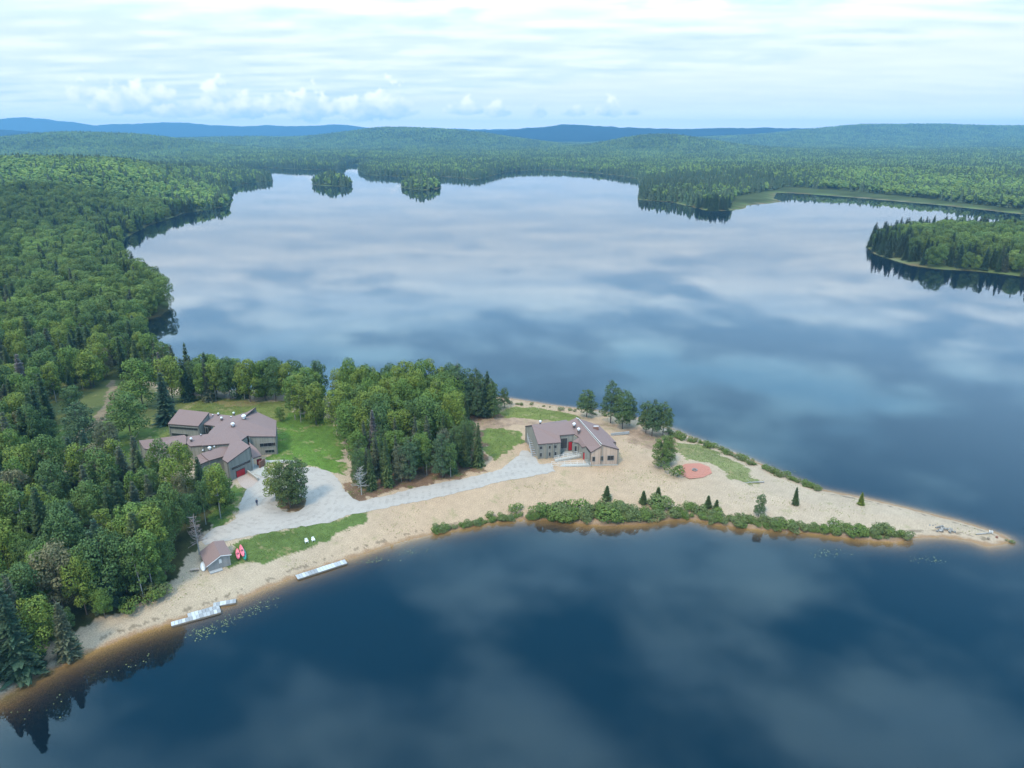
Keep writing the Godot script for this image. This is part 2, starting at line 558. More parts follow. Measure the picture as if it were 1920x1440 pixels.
var word_of := {"broadleaf": "rounded broadleaf tree", "birch": "slim pale-trunked birch", "spruce": "pointed spruce", "pine": "layered pine", "red_pine": "pine with bare lower trunk", "shrub": "leafy shrub"}
var group_of := {"broadleaf": "broadleaf trees", "birch": "birches", "spruce": "spruces", "pine": "pines", "red_pine": "pines", "shrub": "shrubs"}

# ---------------------------------------------------------------- helpers for buildings
func roof_slab(parent: Node, p3: Array, thick := 0.3) -> void:
	var p := pts3(p3)
	var flat := PackedVector2Array()
	for q in p: flat.append(Vector2(q.x, q.z))
	var ix := Geometry2D.triangulate_polygon(flat)
	var b := MB.new()
	for i in range(0, ix.size(), 3):
		var a0 := p[ix[i]]
		var a1 := p[ix[i + 1]]
		var a2 := p[ix[i + 2]]
		if (a2 - a0).cross(a1 - a0).y < 0: b.tri(a0, a2, a1)
		else: b.tri(a0, a1, a2)
	var o := part(parent, "roof", b.mesh(), M.roof)
	var e := MB.new()
	var dn := Vector3.DOWN * thick
	for i in p.size():
		var a0 := p[i]
		var a1 := p[(i + 1) % p.size()]
		e.quad(a0 + dn, a0, a1, a1 + dn)
	for i in range(0, ix.size(), 3):
		e.tri(p[ix[i]] + dn, p[ix[i + 1]] + dn, p[ix[i + 2]] + dn)
	part(o, "fascia", e.mesh(), M.fascia)

# walls under the edges of a roof outline, each a mesh of its own, set in by a little
func walls_under(parent: Node, p3: Array, base: float, mats: Dictionary, skip := [], inset := 0.22) -> void:
	var p := pts3(p3)
	var o := Vector3.ZERO
	for q in p: o += q
	o /= p.size()
	for i in p.size():
		if i in skip: continue
		var a := p[i]
		var c := p[(i + 1) % p.size()]
		var d := Vector3(c.x - a.x, 0, c.z - a.z).normalized()
		var inw := Vector3(-d.z, 0, d.x)
		var mid := (a + c) * 0.5
		if inw.dot(Vector3(o.x - mid.x, 0, o.z - mid.z)) < 0: inw = -inw
		a += inw * inset + Vector3.DOWN * 0.28
		c += inw * inset + Vector3.DOWN * 0.28
		var th := inw * 0.15
		var b := MB.new()
		var a0 := Vector3(a.x, base, a.z)
		var c0 := Vector3(c.x, base, c.z)
		b.quad(a0, a, c, c0); b.quad(c0 + th, c + th, a + th, a0 + th)
		b.quad(a0 + th, a + th, a, a0); b.quad(c0, c, c + th, c0 + th)
		part(parent, "wall", b.mesh(), M[mats.get(i, mats.get(-1, "wall"))])

# a framed opening on the wall between two plan points
func opening(parent: Node, called: String, a: Vector2, c: Vector2, t0: float, t1: float, y0: float, y1: float, mat: Material, panes := 1, outward := 1.0) -> void:
	var d := (c - a).normalized()
	var nn := Vector2(d.y, -d.x) * outward
	var p := a + (c - a) * (t0 + t1) * 0.5 + nn * -0.15
	var hw := (c - a).length() * (t1 - t0) * 0.5
	var x := Vector3(d.x, 0, d.y)
	var z := Vector3(nn.x, 0, nn.y)
	var o := Vector3(p.x, (y0 + y1) * 0.5, p.y)
	var hh := (y1 - y0) * 0.5
	var f := MB.new()
	var w := 0.045
	f.box(o + Vector3.UP * hh, x * (hw + w), Vector3.UP * w, z * 0.06)
	f.box(o - Vector3.UP * hh, x * (hw + w), Vector3.UP * w, z * 0.075)
	for s in [-1.0, 1.0]: f.box(o + x * hw * s, x * w, Vector3.UP * (hh - w), z * 0.06)
	var g := MB.new()
	for i in panes:
		g.box(o + x * hw * ((2.0 * i + 1.0) / panes - 1.0), x * (hw / panes - 0.03), Vector3.UP * hh, z * 0.03)
	var q := part(parent, called, f.mesh(), M.frame if called == "window" else M.dark)
	part(q, "pane" if called == "window" else "door_leaf", g.mesh(), mat)

func roof_vent(parent: Node, p: Vector3, s: float, base_dark := true) -> void:
	var b := MB.new()
	b.lathe(p + Vector3.UP * 0.3 * s, [Vector2(0.28, 0.0) * s, Vector2(0.28, 0.5) * s, Vector2(0.5, 0.55) * s, Vector2(0.52, 0.75) * s, Vector2(0.3, 0.98) * s, Vector2(0.0, 1.02) * s])
	var v := part(parent, "roof_vent", b.mesh(), M.steel)
	if base_dark:
		var k := MB.new()
		k.box(p + Vector3.UP * 0.1 * s, Vector3(0.36 * s, 0, 0), Vector3(0, 0.3 * s, 0), Vector3(0, 0, 0.36 * s))
		part(v, "curb", k.mesh(), M.fascia)

# an outline laid on the ground: its rim walked finely, filled with points, lifted a little
func sheet(outline: PackedVector2Array, hole: PackedVector2Array, lift: float, ragged: float, cell := 1.6, level := NAN) -> ArrayMesh:
	var rim := PackedVector2Array()
	for i in outline.size():
		var a := outline[i]
		var c := outline[(i + 1) % outline.size()]
		var k := maxi(1, int(a.distance_to(c) / 0.9))
		for j in k:
			var p := a.lerp(c, float(j) / k)
			rim.append(p + Vector2(nz.get_noise_2d(p.x * 40, p.y * 40), nz.get_noise_2d(p.y * 40 + 99, p.x * 40)) * ragged)
	var all := rim.duplicate()
	all.append_array(hole)
	var lo := rim[0]
	var hi := rim[0]
	for p in rim: lo = lo.min(p); hi = hi.max(p)
	var z := lo.y
	while z < hi.y:
		var x := lo.x
		while x < hi.x:
			var p := Vector2(x, z)
			if Geometry2D.is_point_in_polygon(p, rim) and (hole.is_empty() or not Geometry2D.is_point_in_polygon(p, hole)): all.append(p)
			x += cell
		z += cell
	var ix := Geometry2D.triangulate_delaunay(all)
	var b := MB.new()
	for i in range(0, ix.size(), 3):
		var p := all[ix[i]]
		var q := all[ix[i + 1]]
		var r := all[ix[i + 2]]
		var m := (p + q + r) / 3.0
		if not Geometry2D.is_point_in_polygon(m, rim) or (not hole.is_empty() and Geometry2D.is_point_in_polygon(m, hole)): continue
		var P := Vector3(p.x, (ground(p.x, p.y) if is_nan(level) else level) + lift, p.y)
		var Q := Vector3(q.x, (ground(q.x, q.y) if is_nan(level) else level) + lift, q.y)
		var R := Vector3(r.x, (ground(r.x, r.y) if is_nan(level) else level) + lift, r.y)
		var w := 1.0 + 0.16 * nz.get_noise_2d(m.x * 14.0, m.y * 30.0) + 0.12 * nz.get_noise_2d(m.x * 60.0, m.y * 60.0)
		if not hole.is_empty(): # arcs that wheels have left round the turning circle
			var arc := m.distance_to(hole[0]) * 0.55 + 0.6 * nz.get_noise_2d(m.x * 5.0, m.y * 5.0)
			if fposmod(arc, 1.0) < 0.22: w -= 0.10
		b.col = Color(w, w, w)
		if (R - P).cross(Q - P).y < 0: b.tri(P, R, Q)
		else: b.tri(P, Q, R)
	return b.mesh()

# ---------------------------------------------------------------- the sky
func make_sky() -> ImageTexture:
	var W := 4096
	var H := 2048
	var f := FastNoiseLite.new()
	f.seed = 5; f.frequency = 1.0; f.fractal_octaves = 5; f.noise_type = FastNoiseLite.TYPE_SIMPLEX
	var f2 := FastNoiseLite.new()
	f2.seed = 9; f2.frequency = 1.0; f2.fractal_octaves = 5; f2.noise_type = FastNoiseLite.TYPE_SIMPLEX
	# heaps of cumulus near the horizon: azimuth, base height, half width and height in degrees
	var heaps := [[-37.8, 2.3, 2.4, 2.3], [-29.2, 2.3, 1.4, 1.0], [2.0, 1.5, 0.7, 1.1], [4.6, 1.5, 1.1, 0.7], [7.2, 1.5, 1.0, 1.2], [9.0, 1.5, 0.6, 0.6], [-3.4, 1.6, 1.6, 1.1], [-1.0, 1.5, 1.2, 1.0]]
	for i in 13: heaps.append([-27.0 + i * 1.5, 1.55 + 0.25 * sin(i * 2.1), 1.9 + 0.5 * sin(i * 1.3), 1.55 + 0.75 * sin(i * 1.7 + 0.6)])
	var r2 := RandomNumberGenerator.new()
	r2.seed = 4
	var a0 := 42.0
	while a0 < 318.0:
		heaps.append([a0 if a0 < 180.0 else a0 - 360.0, r2.randf_range(1.4, 2.2), r2.randf_range(0.6, 2.6), r2.randf_range(0.8, 2.6)])
		a0 += r2.randf_range(2.0, 9.0)
	var near_ := []
	near_.resize(361)
	for i in 361: near_[i] = []
	for h in heaps:
		for i in range(int(h[0] - h[2] * 1.4) - 1, int(h[0] + h[2] * 1.4) + 2): near_[posmod(i, 360)].append(h)
	var paint := func(az: float, el: float) -> Color:
		var e := deg_to_rad(maxf(el, 0.0))
		var a := deg_to_rad(az)
		var up := sin(e)
		var clear := Color(0.66, 0.78, 0.90).lerp(Color(0.42, 0.74, 1.10), smoothstep(0.10, 0.24, up)).lerp(Color(0.05, 0.35, 0.72), smoothstep(0.25, 0.60, up))
		var k := 1.0 / (up + 0.075)
		var px := sin(a) * cos(e) * k
		var pz := -cos(a) * cos(e) * k
		var qx := px * 0.9 + pz * 0.42
		var qz := pz * 0.9 - px * 0.42
		var n := f.get_noise_2d(qx * 0.62, qz * 0.80) * 0.66 + f2.get_noise_2d(qx * 1.9 + 7.0, qz * 2.3) * 0.36
		var cov := smoothstep(-0.30, 0.38, n + 0.30 * (1.0 - smoothstep(0.10, 0.34, up)) - 0.17 * smoothstep(0.38, 0.55, up) + 0.45 * smoothstep(0.74, 0.95, up))
		var lit := 0.58 + 0.75 * f2.get_noise_2d(px * 0.8 + 40.0, pz * 2.2)
		var high := 1.0 + 0.58 * smoothstep(0.10, 0.22, up) + 2.0 * smoothstep(0.72, 0.97, up)  # last term: zenith lift above the view, added to light the land
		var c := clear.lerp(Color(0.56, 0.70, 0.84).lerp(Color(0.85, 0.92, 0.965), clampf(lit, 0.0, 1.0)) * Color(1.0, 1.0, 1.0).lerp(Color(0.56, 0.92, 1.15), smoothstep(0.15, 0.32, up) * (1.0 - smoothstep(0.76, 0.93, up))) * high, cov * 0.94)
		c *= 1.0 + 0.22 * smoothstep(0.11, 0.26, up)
		# the far edge of the sheet: a bright even veil under it, paler towards the horizon
		var edge := 3.4 + 0.085 * az + 0.5 * f.get_noise_1d(az * 0.11)
		if az > 150.0 or az < -150.0: edge = 3.4
		var under := smoothstep(edge + 0.25, edge - 0.45, el)
		c = c.lerp(Color(0.80, 0.86, 0.90), under * 0.65)
		c = c.lerp(Color(1.2, 1.2, 1.2), smoothstep(2.4, 0.5, el) * 0.85)
		if el < 6.0:
			for h in near_[posmod(int(round(az)), 360)]:
				var u: float = (az - h[0]) / h[2]
				var w: float = (el - h[1]) / h[3]
				if absf(u) > 1.35 or w < -0.35 or w > 1.3: continue
				var puff := f2.get_noise_2d(az * 0.55, el * 0.75) * 0.62 + f.get_noise_2d(az * 1.9, el * 2.3) * 0.16
				var body := 1.0 - u * u * 0.8 - maxf(w, -w * 4.0) * 1.0 + puff * 0.9
				var den := smoothstep(0.08, 0.34, body)
				var bright := clampf(0.30 + w * 0.62 - u * 0.16 + puff * 0.8, 0.0, 1.0)
				c = c.lerp(Color(0.56, 0.70, 0.86).lerp(Color(1.08, 1.07, 1.05), bright), den * 0.9)
		return c
	var small := Image.create(1024, 256, false, Image.FORMAT_RGBF)
	for y in 256:
		var el := 90.0 - (y + 0.5) * 90.0 / 256.0
		for x in 1024:
			var az := (x + 0.5) * 360.0 / 1024.0
			small.set_pixel(x, y, paint.call(az if az < 180.0 else az - 360.0, el))
	small.resize(W, H / 2, Image.INTERPOLATE_CUBIC)
	var im := Image.create(W, H, false, Image.FORMAT_RGBF)
	im.fill(Color(0.10, 0.14, 0.16))
	im.blit_rect(small, Rect2i(0, 0, W, H / 2), Vector2i.ZERO)
	for y in range(H / 2 - 150, H / 2):
		var el := 90.0 - (y + 0.5) * 180.0 / H
		for x in W:
			if x > 700 and x < W - 700 and x % 2 == 1: # half as fine where no eye looks straight at it
				im.set_pixel(x, y, im.get_pixel(x - 1, y)); continue
			var az := (x + 0.5) * 360.0 / W
			im.set_pixel(x, y, paint.call(az if az < 180.0 else az - 360.0, el))
	return ImageTexture.create_from_image(im)

# ---------------------------------------------------------------- the scene
func _ready() -> void:
	rng.seed = 2024
	nz.seed = 3; nz.frequency = 0.01; nz.fractal_octaves = 4
	var cam := Camera3D.new()
	cam.name = "camera"
	cam.position = Vector3(0, 90, 0)
	cam.rotation_degrees = Vector3(-19.3, 0, 0)
	cam.fov = 56.76; cam.near = 0.5; cam.far = 60000.0
	add_child(cam)
	cam.make_current()
	var env := Environment.new()
	env.background_mode = Environment.BG_SKY
	env.sky = Sky.new()
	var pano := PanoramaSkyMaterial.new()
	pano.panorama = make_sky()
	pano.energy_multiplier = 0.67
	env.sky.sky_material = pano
	env.tonemap_mode = Environment.TONE_MAPPER_LINEAR
	env.tonemap_exposure = 1.98
	env.fog_enabled = true
	env.fog_density = 0.0001
	env.fog_light_color = Color(0.56, 0.82, 1.0)
	env.volumetric_fog_enabled = true; env.volumetric_fog_density = 0.0
	env.sdfgi_enabled = true; env.ssao_enabled = true; env.ssil_enabled = true
	var we := WorldEnvironment.new()
	we.environment = env
	add_child(we)
	var sun := DirectionalLight3D.new()
	sun.name = "sun"
	sun.light_energy = 0.5; sun.light_angular_distance = 10.0; sun.light_color = Color(1.0, 0.93, 0.80)
	sun.rotation_degrees = Vector3(-52, -32, 0); sun.shadow_enabled = true
	add_child(sun)
	make_materials()
	make_land()
	make_protos()
	make_ground_things()
	make_main_building()
	make_lodge()
	make_shed()
	make_shore_things()
	make_spit_things()
	make_person()
	make_near_trees()
	make_forest()

func make_land() -> void:
	lake = pts([-86.46,-95.68,-83.99,-100.29,-80.21,-104.97,-75.74,-109.24,-71.48,-112.71,-65.81,-116.03,-61.81,-119.00,-56.27,-122.79,-51.62,-126.97,-46.83,-130.98,-42.18,-133.98,-37.10,-137.51,-31.79,-141.19,-25.07,-145.51,-17.88,-148.83,-11.63,-151.03,-3.94,-154.04,5.30,-155.59,10.57,-155.07,16.99,-153.03,23.42,-152.27,31.36,-153.03,39.69,-155.33,45.04,-155.59,50.82,-152.52,59.29,-150.53,66.76,-149.80,76.10,-147.63,82.83,-145.74,89.89,-144.81,94.88,-146.68,101.20,-147.15,107.31,-145.74,109.96,-142.98,114.26,-143.89,117.44,-145.51,117.55,-147.39,114.87,-150.78,110.67,-154.56,100.98,-161.21,92.58,-166.60,83.19,-171.07,77.50,-178.99,69.37,-191.17,61.06,-201.57,55.81,-207.36,52.03,-213.44,43.03,-221.74,31.31,-228.58,22.36,-231.63,15.05,-234.23,5.74,-238.49,-1.94,-241.78,-15.61,-244.01,-31.21,-244.01,-50.62,-243.45,-64.95,-242.33,-82.61,-246.29,-101.57,-249.77,-116.49,-252.14,-129.90,-262.03,-144.65,-280.39,-159.72,-303.7,-173.35,-325.9,-189.20,-349.1,-185.83,-360.2,-185.93,-375.6,-192.03,-390.9,-213.48,-425.3,-245.78,-465.8,-282.01,-518.6,-316.4,-575.7,-355.6,-652.8,-382.4,-757.0,-399.5,-885.9,-380.6,-975.0,-423.8,-1102.1,-507.6,-1331.5,-524.0,-1419.6,-515.8,-1502.3,-496.7,-1538.0,-550.5,-1677.4,-611.8,-1768.8,-750.0,-2112.8,-715.5,-2165.2,-645.2,-2112.8,-593.1,-2062.8,-529.7,-2046.6,-478.2,-2079.2,-497.4,-2220.3,-544.3,-2448.4,-477.6,-2448.4,-468.5,-2298.2,-411.1,-1984.4,-344.2,-1768.8,-269.62,-1699.4,-203.12,-1656.0,-159.32,-1699.4,-106.20,-1635.1,-81.92,-1575.5,-64.90,-1635.1,-13.86,-1925.8,58.40,-2030.7,130.41,-2015.0,191.24,-1897.8,242.19,-1768.8,275.09,-1614.8,243.40,-1389.0,210.33,-1206.3,185.49,-1083.3,207.96,-1056.3,227.39,-1039.0,236.94,-982.6,247.06,-911.6,272.34,-918.2,303.1,-945.8,318.3,-990.3,355.3,-1014.1,387.4,-1047.6,393.3,-1102.1,434.7,-1206.3,451.1,-1217.7,481.9,-1183.9,522.5,-1121.5,554.5,-1056.3,583.2,-998.1,602.7,-925.0,615.2,-873.5,900.0,-760.0,1300.0,-500.0,1500.0,0.00,1300.0,500.0,0.00,600.0,-400.0,400.0,-270.00,110.00,-190.00,10.00,-135.00,-50.00])
	isles.append(pts([303.2,-613.5,291.03,-573.0,291.16,-539.6,292.45,-512.0,306.7,-503.3,325.6,-497.0,337.7,-486.9,346.7,-473.3,385.8,-455.0,542.7,-652.8,510.5,-689.4,461.7,-701.2,409.8,-701.2,365.6,-685.6,331.2,-656.3]))
	isles.append(pts([-391.5,-1427.5,-364.0,-1396.6,-331.7,-1366.9,-306.9,-1366.9,-301.7,-1389.0,-323.8,-1468.1,-362.5,-1519.9,-390.9,-1502.3]))
	isles.append(pts([-201.81,-1345.5,-177.96,-1291.4,-151.57,-1265.9,-131.13,-1291.4,-130.02,-1359.7,-152.26,-1451.6,-182.54,-1485.0,-204.77,-1451.6]))
	sdA.resize(AW * AH); sdB.resize(BW * BH)
	for j in AH:
		for i in AW: sdA[j * AW + i] = sd_exact(Vector2(AX + i * AS, AZ + j * AS))
	for j in BH:
		for i in BW: sdB[j * BW + i] = sd_exact(Vector2(BX + i * BS, BZ + j * BS))
	# what covers the ground on the point: outlines of grass, bare earth and so on
	var lawn := pts([-69.60,-184.45,-72.39,-196.54,-75.46,-213.12,-74.70,-223.35,-64.29,-221.37,-56.11,-209.42,-49.42,-188.86,-45.67,-175.36,-49.45,-175.94,-53.39,-178.80,-57.45,-180.08,-59.59,-179.73])
	var back_lawn := pts([-119.08,-240.24,-106.93,-238.65,-92.15,-234.61,-78.27,-235.28,-73.68,-221.75,-74.80,-209.38,-84.90,-213.96,-106.98,-209.14,-104.07,-188.74,-104.23,-178.19,-111.89,-184.38,-120.53,-209.08,-112.35,-221.12])
	var strip := pts([-64.50,-141.65,-60.67,-143.99,-55.45,-147.10,-46.42,-151.18,-39.97,-154.11,-35.88,-156.74,-35.65,-152.05,-38.69,-148.08,-42.41,-145.05,-45.05,-140.80,-49.74,-138.12,-54.27,-135.48,-57.45,-134.48,-60.68,-133.10,-63.67,-137.15])
	var verge := pts([-72.97,-169.46,-69.50,-166.82,-68.72,-160.35,-66.94,-152.11,-68.16,-149.17,-70.94,-148.15,-74.28,-154.96,-74.07,-163.04])
	var rear_grass := pts([-4.51,-223.71,0.00,-229.36,9.22,-229.14,20.72,-223.36,22.89,-217.69,15.68,-215.16,5.27,-217.26,-1.76,-217.44])
	var rear_grass2 := pts([-9.25,-206.74,-2.54,-208.69,3.00,-204.32,3.21,-195.90,-2.34,-189.24,-5.35,-185.06,-7.53,-191.01])
	var spit_grass := pts([49.23,-199.16,57.25,-199.72,61.79,-192.51,66.14,-181.17,66.96,-172.37,64.23,-169.75,60.21,-174.00,57.56,-182.95,50.69,-186.05,48.61,-190.55])
	var path_grass := pts([-137.45,-185.07,-146.71,-208.89,-143.46,-213.45,-137.08,-220.74,-139.83,-239.71,-129.57,-228.79,-118.83,-209.08,-112.06,-209.11,-102.02,-178.19,-110.94,-175.54,-123.68,-174.89])
	var dirt := pts([-43.75,-162.30,-43.52,-170.81,-44.20,-209.38,-35.39,-219.10,-14.31,-221.78,-3.61,-223.77,0.00,-217.01,-9.35,-209.46,-7.47,-189.21,-7.73,-179.17,-14.47,-173.55,-28.20,-168.30,-36.92,-162.29,-40.50,-159.79])
	var tan_dirt := pts([-15.60,-214.11,4.44,-219.86,17.51,-216.30,39.58,-211.96,48.72,-206.07,52.88,-195.25,45.41,-190.26,35.59,-197.63,36.05,-211.45,6.89,-212.30,-9.25,-206.74])
	var dead_lawn := pts([-109.87,-236.56,-97.71,-234.41,-86.59,-234.84,-88.20,-228.62,-99.11,-228.35])
	var trail := pts([-152.54,-254.51,-150.31,-256.77,-137.29,-228.48,-131.52,-209.02,-129.54,-192.48,-119.54,-173.29,-121.56,-173.28,-132.57,-194.41,-136.60,-213.53,-141.78,-231.03])
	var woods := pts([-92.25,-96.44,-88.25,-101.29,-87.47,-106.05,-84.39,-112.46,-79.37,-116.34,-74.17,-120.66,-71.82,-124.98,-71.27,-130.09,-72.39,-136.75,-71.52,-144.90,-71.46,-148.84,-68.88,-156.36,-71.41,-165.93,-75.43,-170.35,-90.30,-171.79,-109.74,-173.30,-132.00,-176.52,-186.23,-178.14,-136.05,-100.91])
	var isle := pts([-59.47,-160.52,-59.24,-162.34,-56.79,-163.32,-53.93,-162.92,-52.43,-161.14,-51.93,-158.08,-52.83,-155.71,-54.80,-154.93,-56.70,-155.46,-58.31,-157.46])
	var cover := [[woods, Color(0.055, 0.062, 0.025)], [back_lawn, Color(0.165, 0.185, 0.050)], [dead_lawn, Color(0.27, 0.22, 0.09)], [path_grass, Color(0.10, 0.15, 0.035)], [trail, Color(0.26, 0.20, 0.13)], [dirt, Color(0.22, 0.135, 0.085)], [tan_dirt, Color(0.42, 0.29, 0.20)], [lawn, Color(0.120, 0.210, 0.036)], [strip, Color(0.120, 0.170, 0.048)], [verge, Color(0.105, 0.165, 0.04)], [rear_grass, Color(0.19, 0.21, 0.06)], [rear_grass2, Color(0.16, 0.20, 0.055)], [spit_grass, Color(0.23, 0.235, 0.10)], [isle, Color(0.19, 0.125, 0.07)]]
	grass_lines = [lawn, back_lawn, strip, verge, rear_grass, rear_grass2, spit_grass]
	var boxes := []
	for c in cover:
		var r := Rect2(c[0][0], Vector2.ZERO)
		for p in c[0]: r = r.expand(p)
		boxes.append(r.grow(1.0))
	var n2 := FastNoiseLite.new()
	n2.seed = 31; n2.frequency = 0.05; n2.fractal_octaves = 4
	var near_col := func(x: float, z: float, s: float) -> Color:
		var q := Vector2(x + 2.6 * n2.get_noise_2d(x * 3.0, z * 3.0), z + 2.6 * n2.get_noise_2d(x * 3.0 + 70.0, z * 3.0))
		var a := n2.get_noise_2d(x * 1.2, z * 1.2)
		var b := n2.get_noise_2d(x * 7.0 + 30.0, z * 7.0)
		if s < 0.0: return Color(0.36, 0.21, 0.08)
		# sand, paler on the spit; damp at the very edge of the water
		var c := Color(0.53, 0.375, 0.25).lerp(Color(0.52, 0.405, 0.295), smoothstep(20.0, 70.0, x))
		if x < -20.0: c = c.lerp(Color(0.50, 0.395, 0.285), smoothstep(-20.0, -60.0, x))
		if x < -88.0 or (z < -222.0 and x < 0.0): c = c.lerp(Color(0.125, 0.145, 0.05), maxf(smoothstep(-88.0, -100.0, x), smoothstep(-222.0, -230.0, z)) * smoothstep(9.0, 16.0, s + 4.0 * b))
		c *= 1.0 + 0.10 * a + 0.12 * b
		if s < 1.6: c = c.lerp(Color(0.37, 0.235, 0.14), smoothstep(1.6 + b, 0.5 + b, s))
		if s > 1.8 and s < 2.8 and b > 0.12: c = c.lerp(Color(0.12, 0.09, 0.06), 0.6) # drift line
		var weed := n2.get_noise_2d(x * 2.2 + 400.0, z * 2.2) + 0.5 * n2.get_noise_2d(x * 14.0, z * 14.0)
		if s > 3.5 and weed > 0.45: c = c.lerp(Color(0.30, 0.28, 0.13), clampf((weed - 0.45) * 3.0, 0.0, 0.45))
		for i in cover.size():
			if boxes[i].has_point(q) and Geometry2D.is_point_in_polygon(q, cover[i][0]):
				var g: Color = cover[i][1]
				c = g * (1.0 + 0.30 * a + 0.35 * b)
				if i != 0 and i != 5 and i != 13 and weed > 0.34: c = c.lerp(Color(0.36, 0.29, 0.15), clampf((weed - 0.34) * 3.5, 0.0, 0.75))
				if i == 5 and weed > 0.2: c = c.lerp(Color(0.13, 0.15, 0.045), clampf((weed - 0.2) * 4.0, 0.0, 0.8))
		c.a = 1.0
		return c
	var step := 0.5
	var x0 := -182.0
	var z0 := -256.0
	var nx := 634
	var nzz := 376
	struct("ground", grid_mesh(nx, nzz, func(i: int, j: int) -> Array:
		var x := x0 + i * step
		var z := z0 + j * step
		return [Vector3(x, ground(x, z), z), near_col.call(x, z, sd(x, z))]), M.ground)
	var x1 := x0 + (nx - 1) * step
	var z1 := z0 + (nzz - 1) * step
	var far_col := func(x: float, z: float, s: float) -> Color:
		if s < 0.0: return Color(0.05, 0.042, 0.026) if x < -150.0 else Color(0.15, 0.11, 0.06)
		var b := n2.get_noise_2d(x * 0.3, z * 0.3)
		if s < 6.0: return (Color(0.09, 0.09, 0.05) if x < -150.0 else Color(0.22, 0.18, 0.12)).lerp(Color(0.10, 0.14, 0.05), smoothstep(-1.0, 3.0, s + b * 4.0))
		return Color(0.058, 0.072, 0.028) * (1.0 + 0.5 * b)
	struct("terrain", grid_mesh(AW, AH, func(i: int, j: int) -> Array:
		var x := AX + i * AS
		var z := AZ + j * AS
		var y := ground(x, z)
		if x > x0 - 9.0 and x < x1 + 9.0 and z > z0 - 9.0 and z < z1 + 9.0: y -= 0.25
		return [Vector3(x, y, z), far_col.call(x, z, sd(x, z))], Rect2(x0, z0, x1 - x0, z1 - z0)), M.far_ground)
	var rows := 90
	var cols := 330
	struct("hills", grid_mesh(cols, rows, func(i: int, j: int) -> Array:
		var z := AZ * pow(1.0178, j) + (4.0 if j == 0 else 0.0)
		var x := -z * lerpf(-0.92, 0.92, i / float(cols - 1))
		var far := smoothstep(4500.0, 7000.0, -z)
		var y := ground(x, z) + far * (9.0 + 9.0 * n2.get_noise_2d(x * 0.25, z * 0.25))
		var b := n2.get_noise_2d(x * 0.12, z * 0.12)
		var q := Color(0.045, 0.080, 0.026).lerp(Color(0.070, 0.115, 0.030), 0.5 + 0.5 * b)
		return [Vector3(x, y, z), q]), M.far_ground)
	# the lake: a clear sheet of water with dim, tea-coloured water below it
	var pm := PlaneMesh.new()
	pm.size = Vector2(5200, 4600)
	var wm := StandardMaterial3D.new()
	wm.transparency = BaseMaterial3D.TRANSPARENCY_ALPHA
	wm.albedo_color = Color(0.5, 0.6, 0.7, 0.0); wm.roughness = 0.02; wm.metallic_specular = 0.5
	var rf := FastNoiseLite.new()
	rf.seed = 71; rf.frequency = 0.03; rf.fractal_octaves = 4
	var ri := rf.get_seamless_image(512, 512)
	ri.bump_map_to_normal_map(1.0)
	wm.normal_enabled = true; wm.normal_texture = ImageTexture.create_from_image(ri); wm.normal_scale = 0.012
	wm.uv1_scale = Vector3(200, 180, 1)
	var w := struct("lake", pm, wm)
	w.position = Vector3(150, 0.0, -1000)
	var fv := FogVolume.new()
	fv.name = "lake_water"
	fv.shape = RenderingServer.FOG_VOLUME_SHAPE_BOX
	fv.size = Vector3(5000, 8, 4300)
	fv.position = Vector3(150, -4.03, -1000)
	var fm := FogMaterial.new()
	fm.density = 1.3; fm.albedo = lin(0.015, 0.045, 0.075)
	fv.material = fm
	fv.set_meta("kind", "structure")
	add_child(fv)

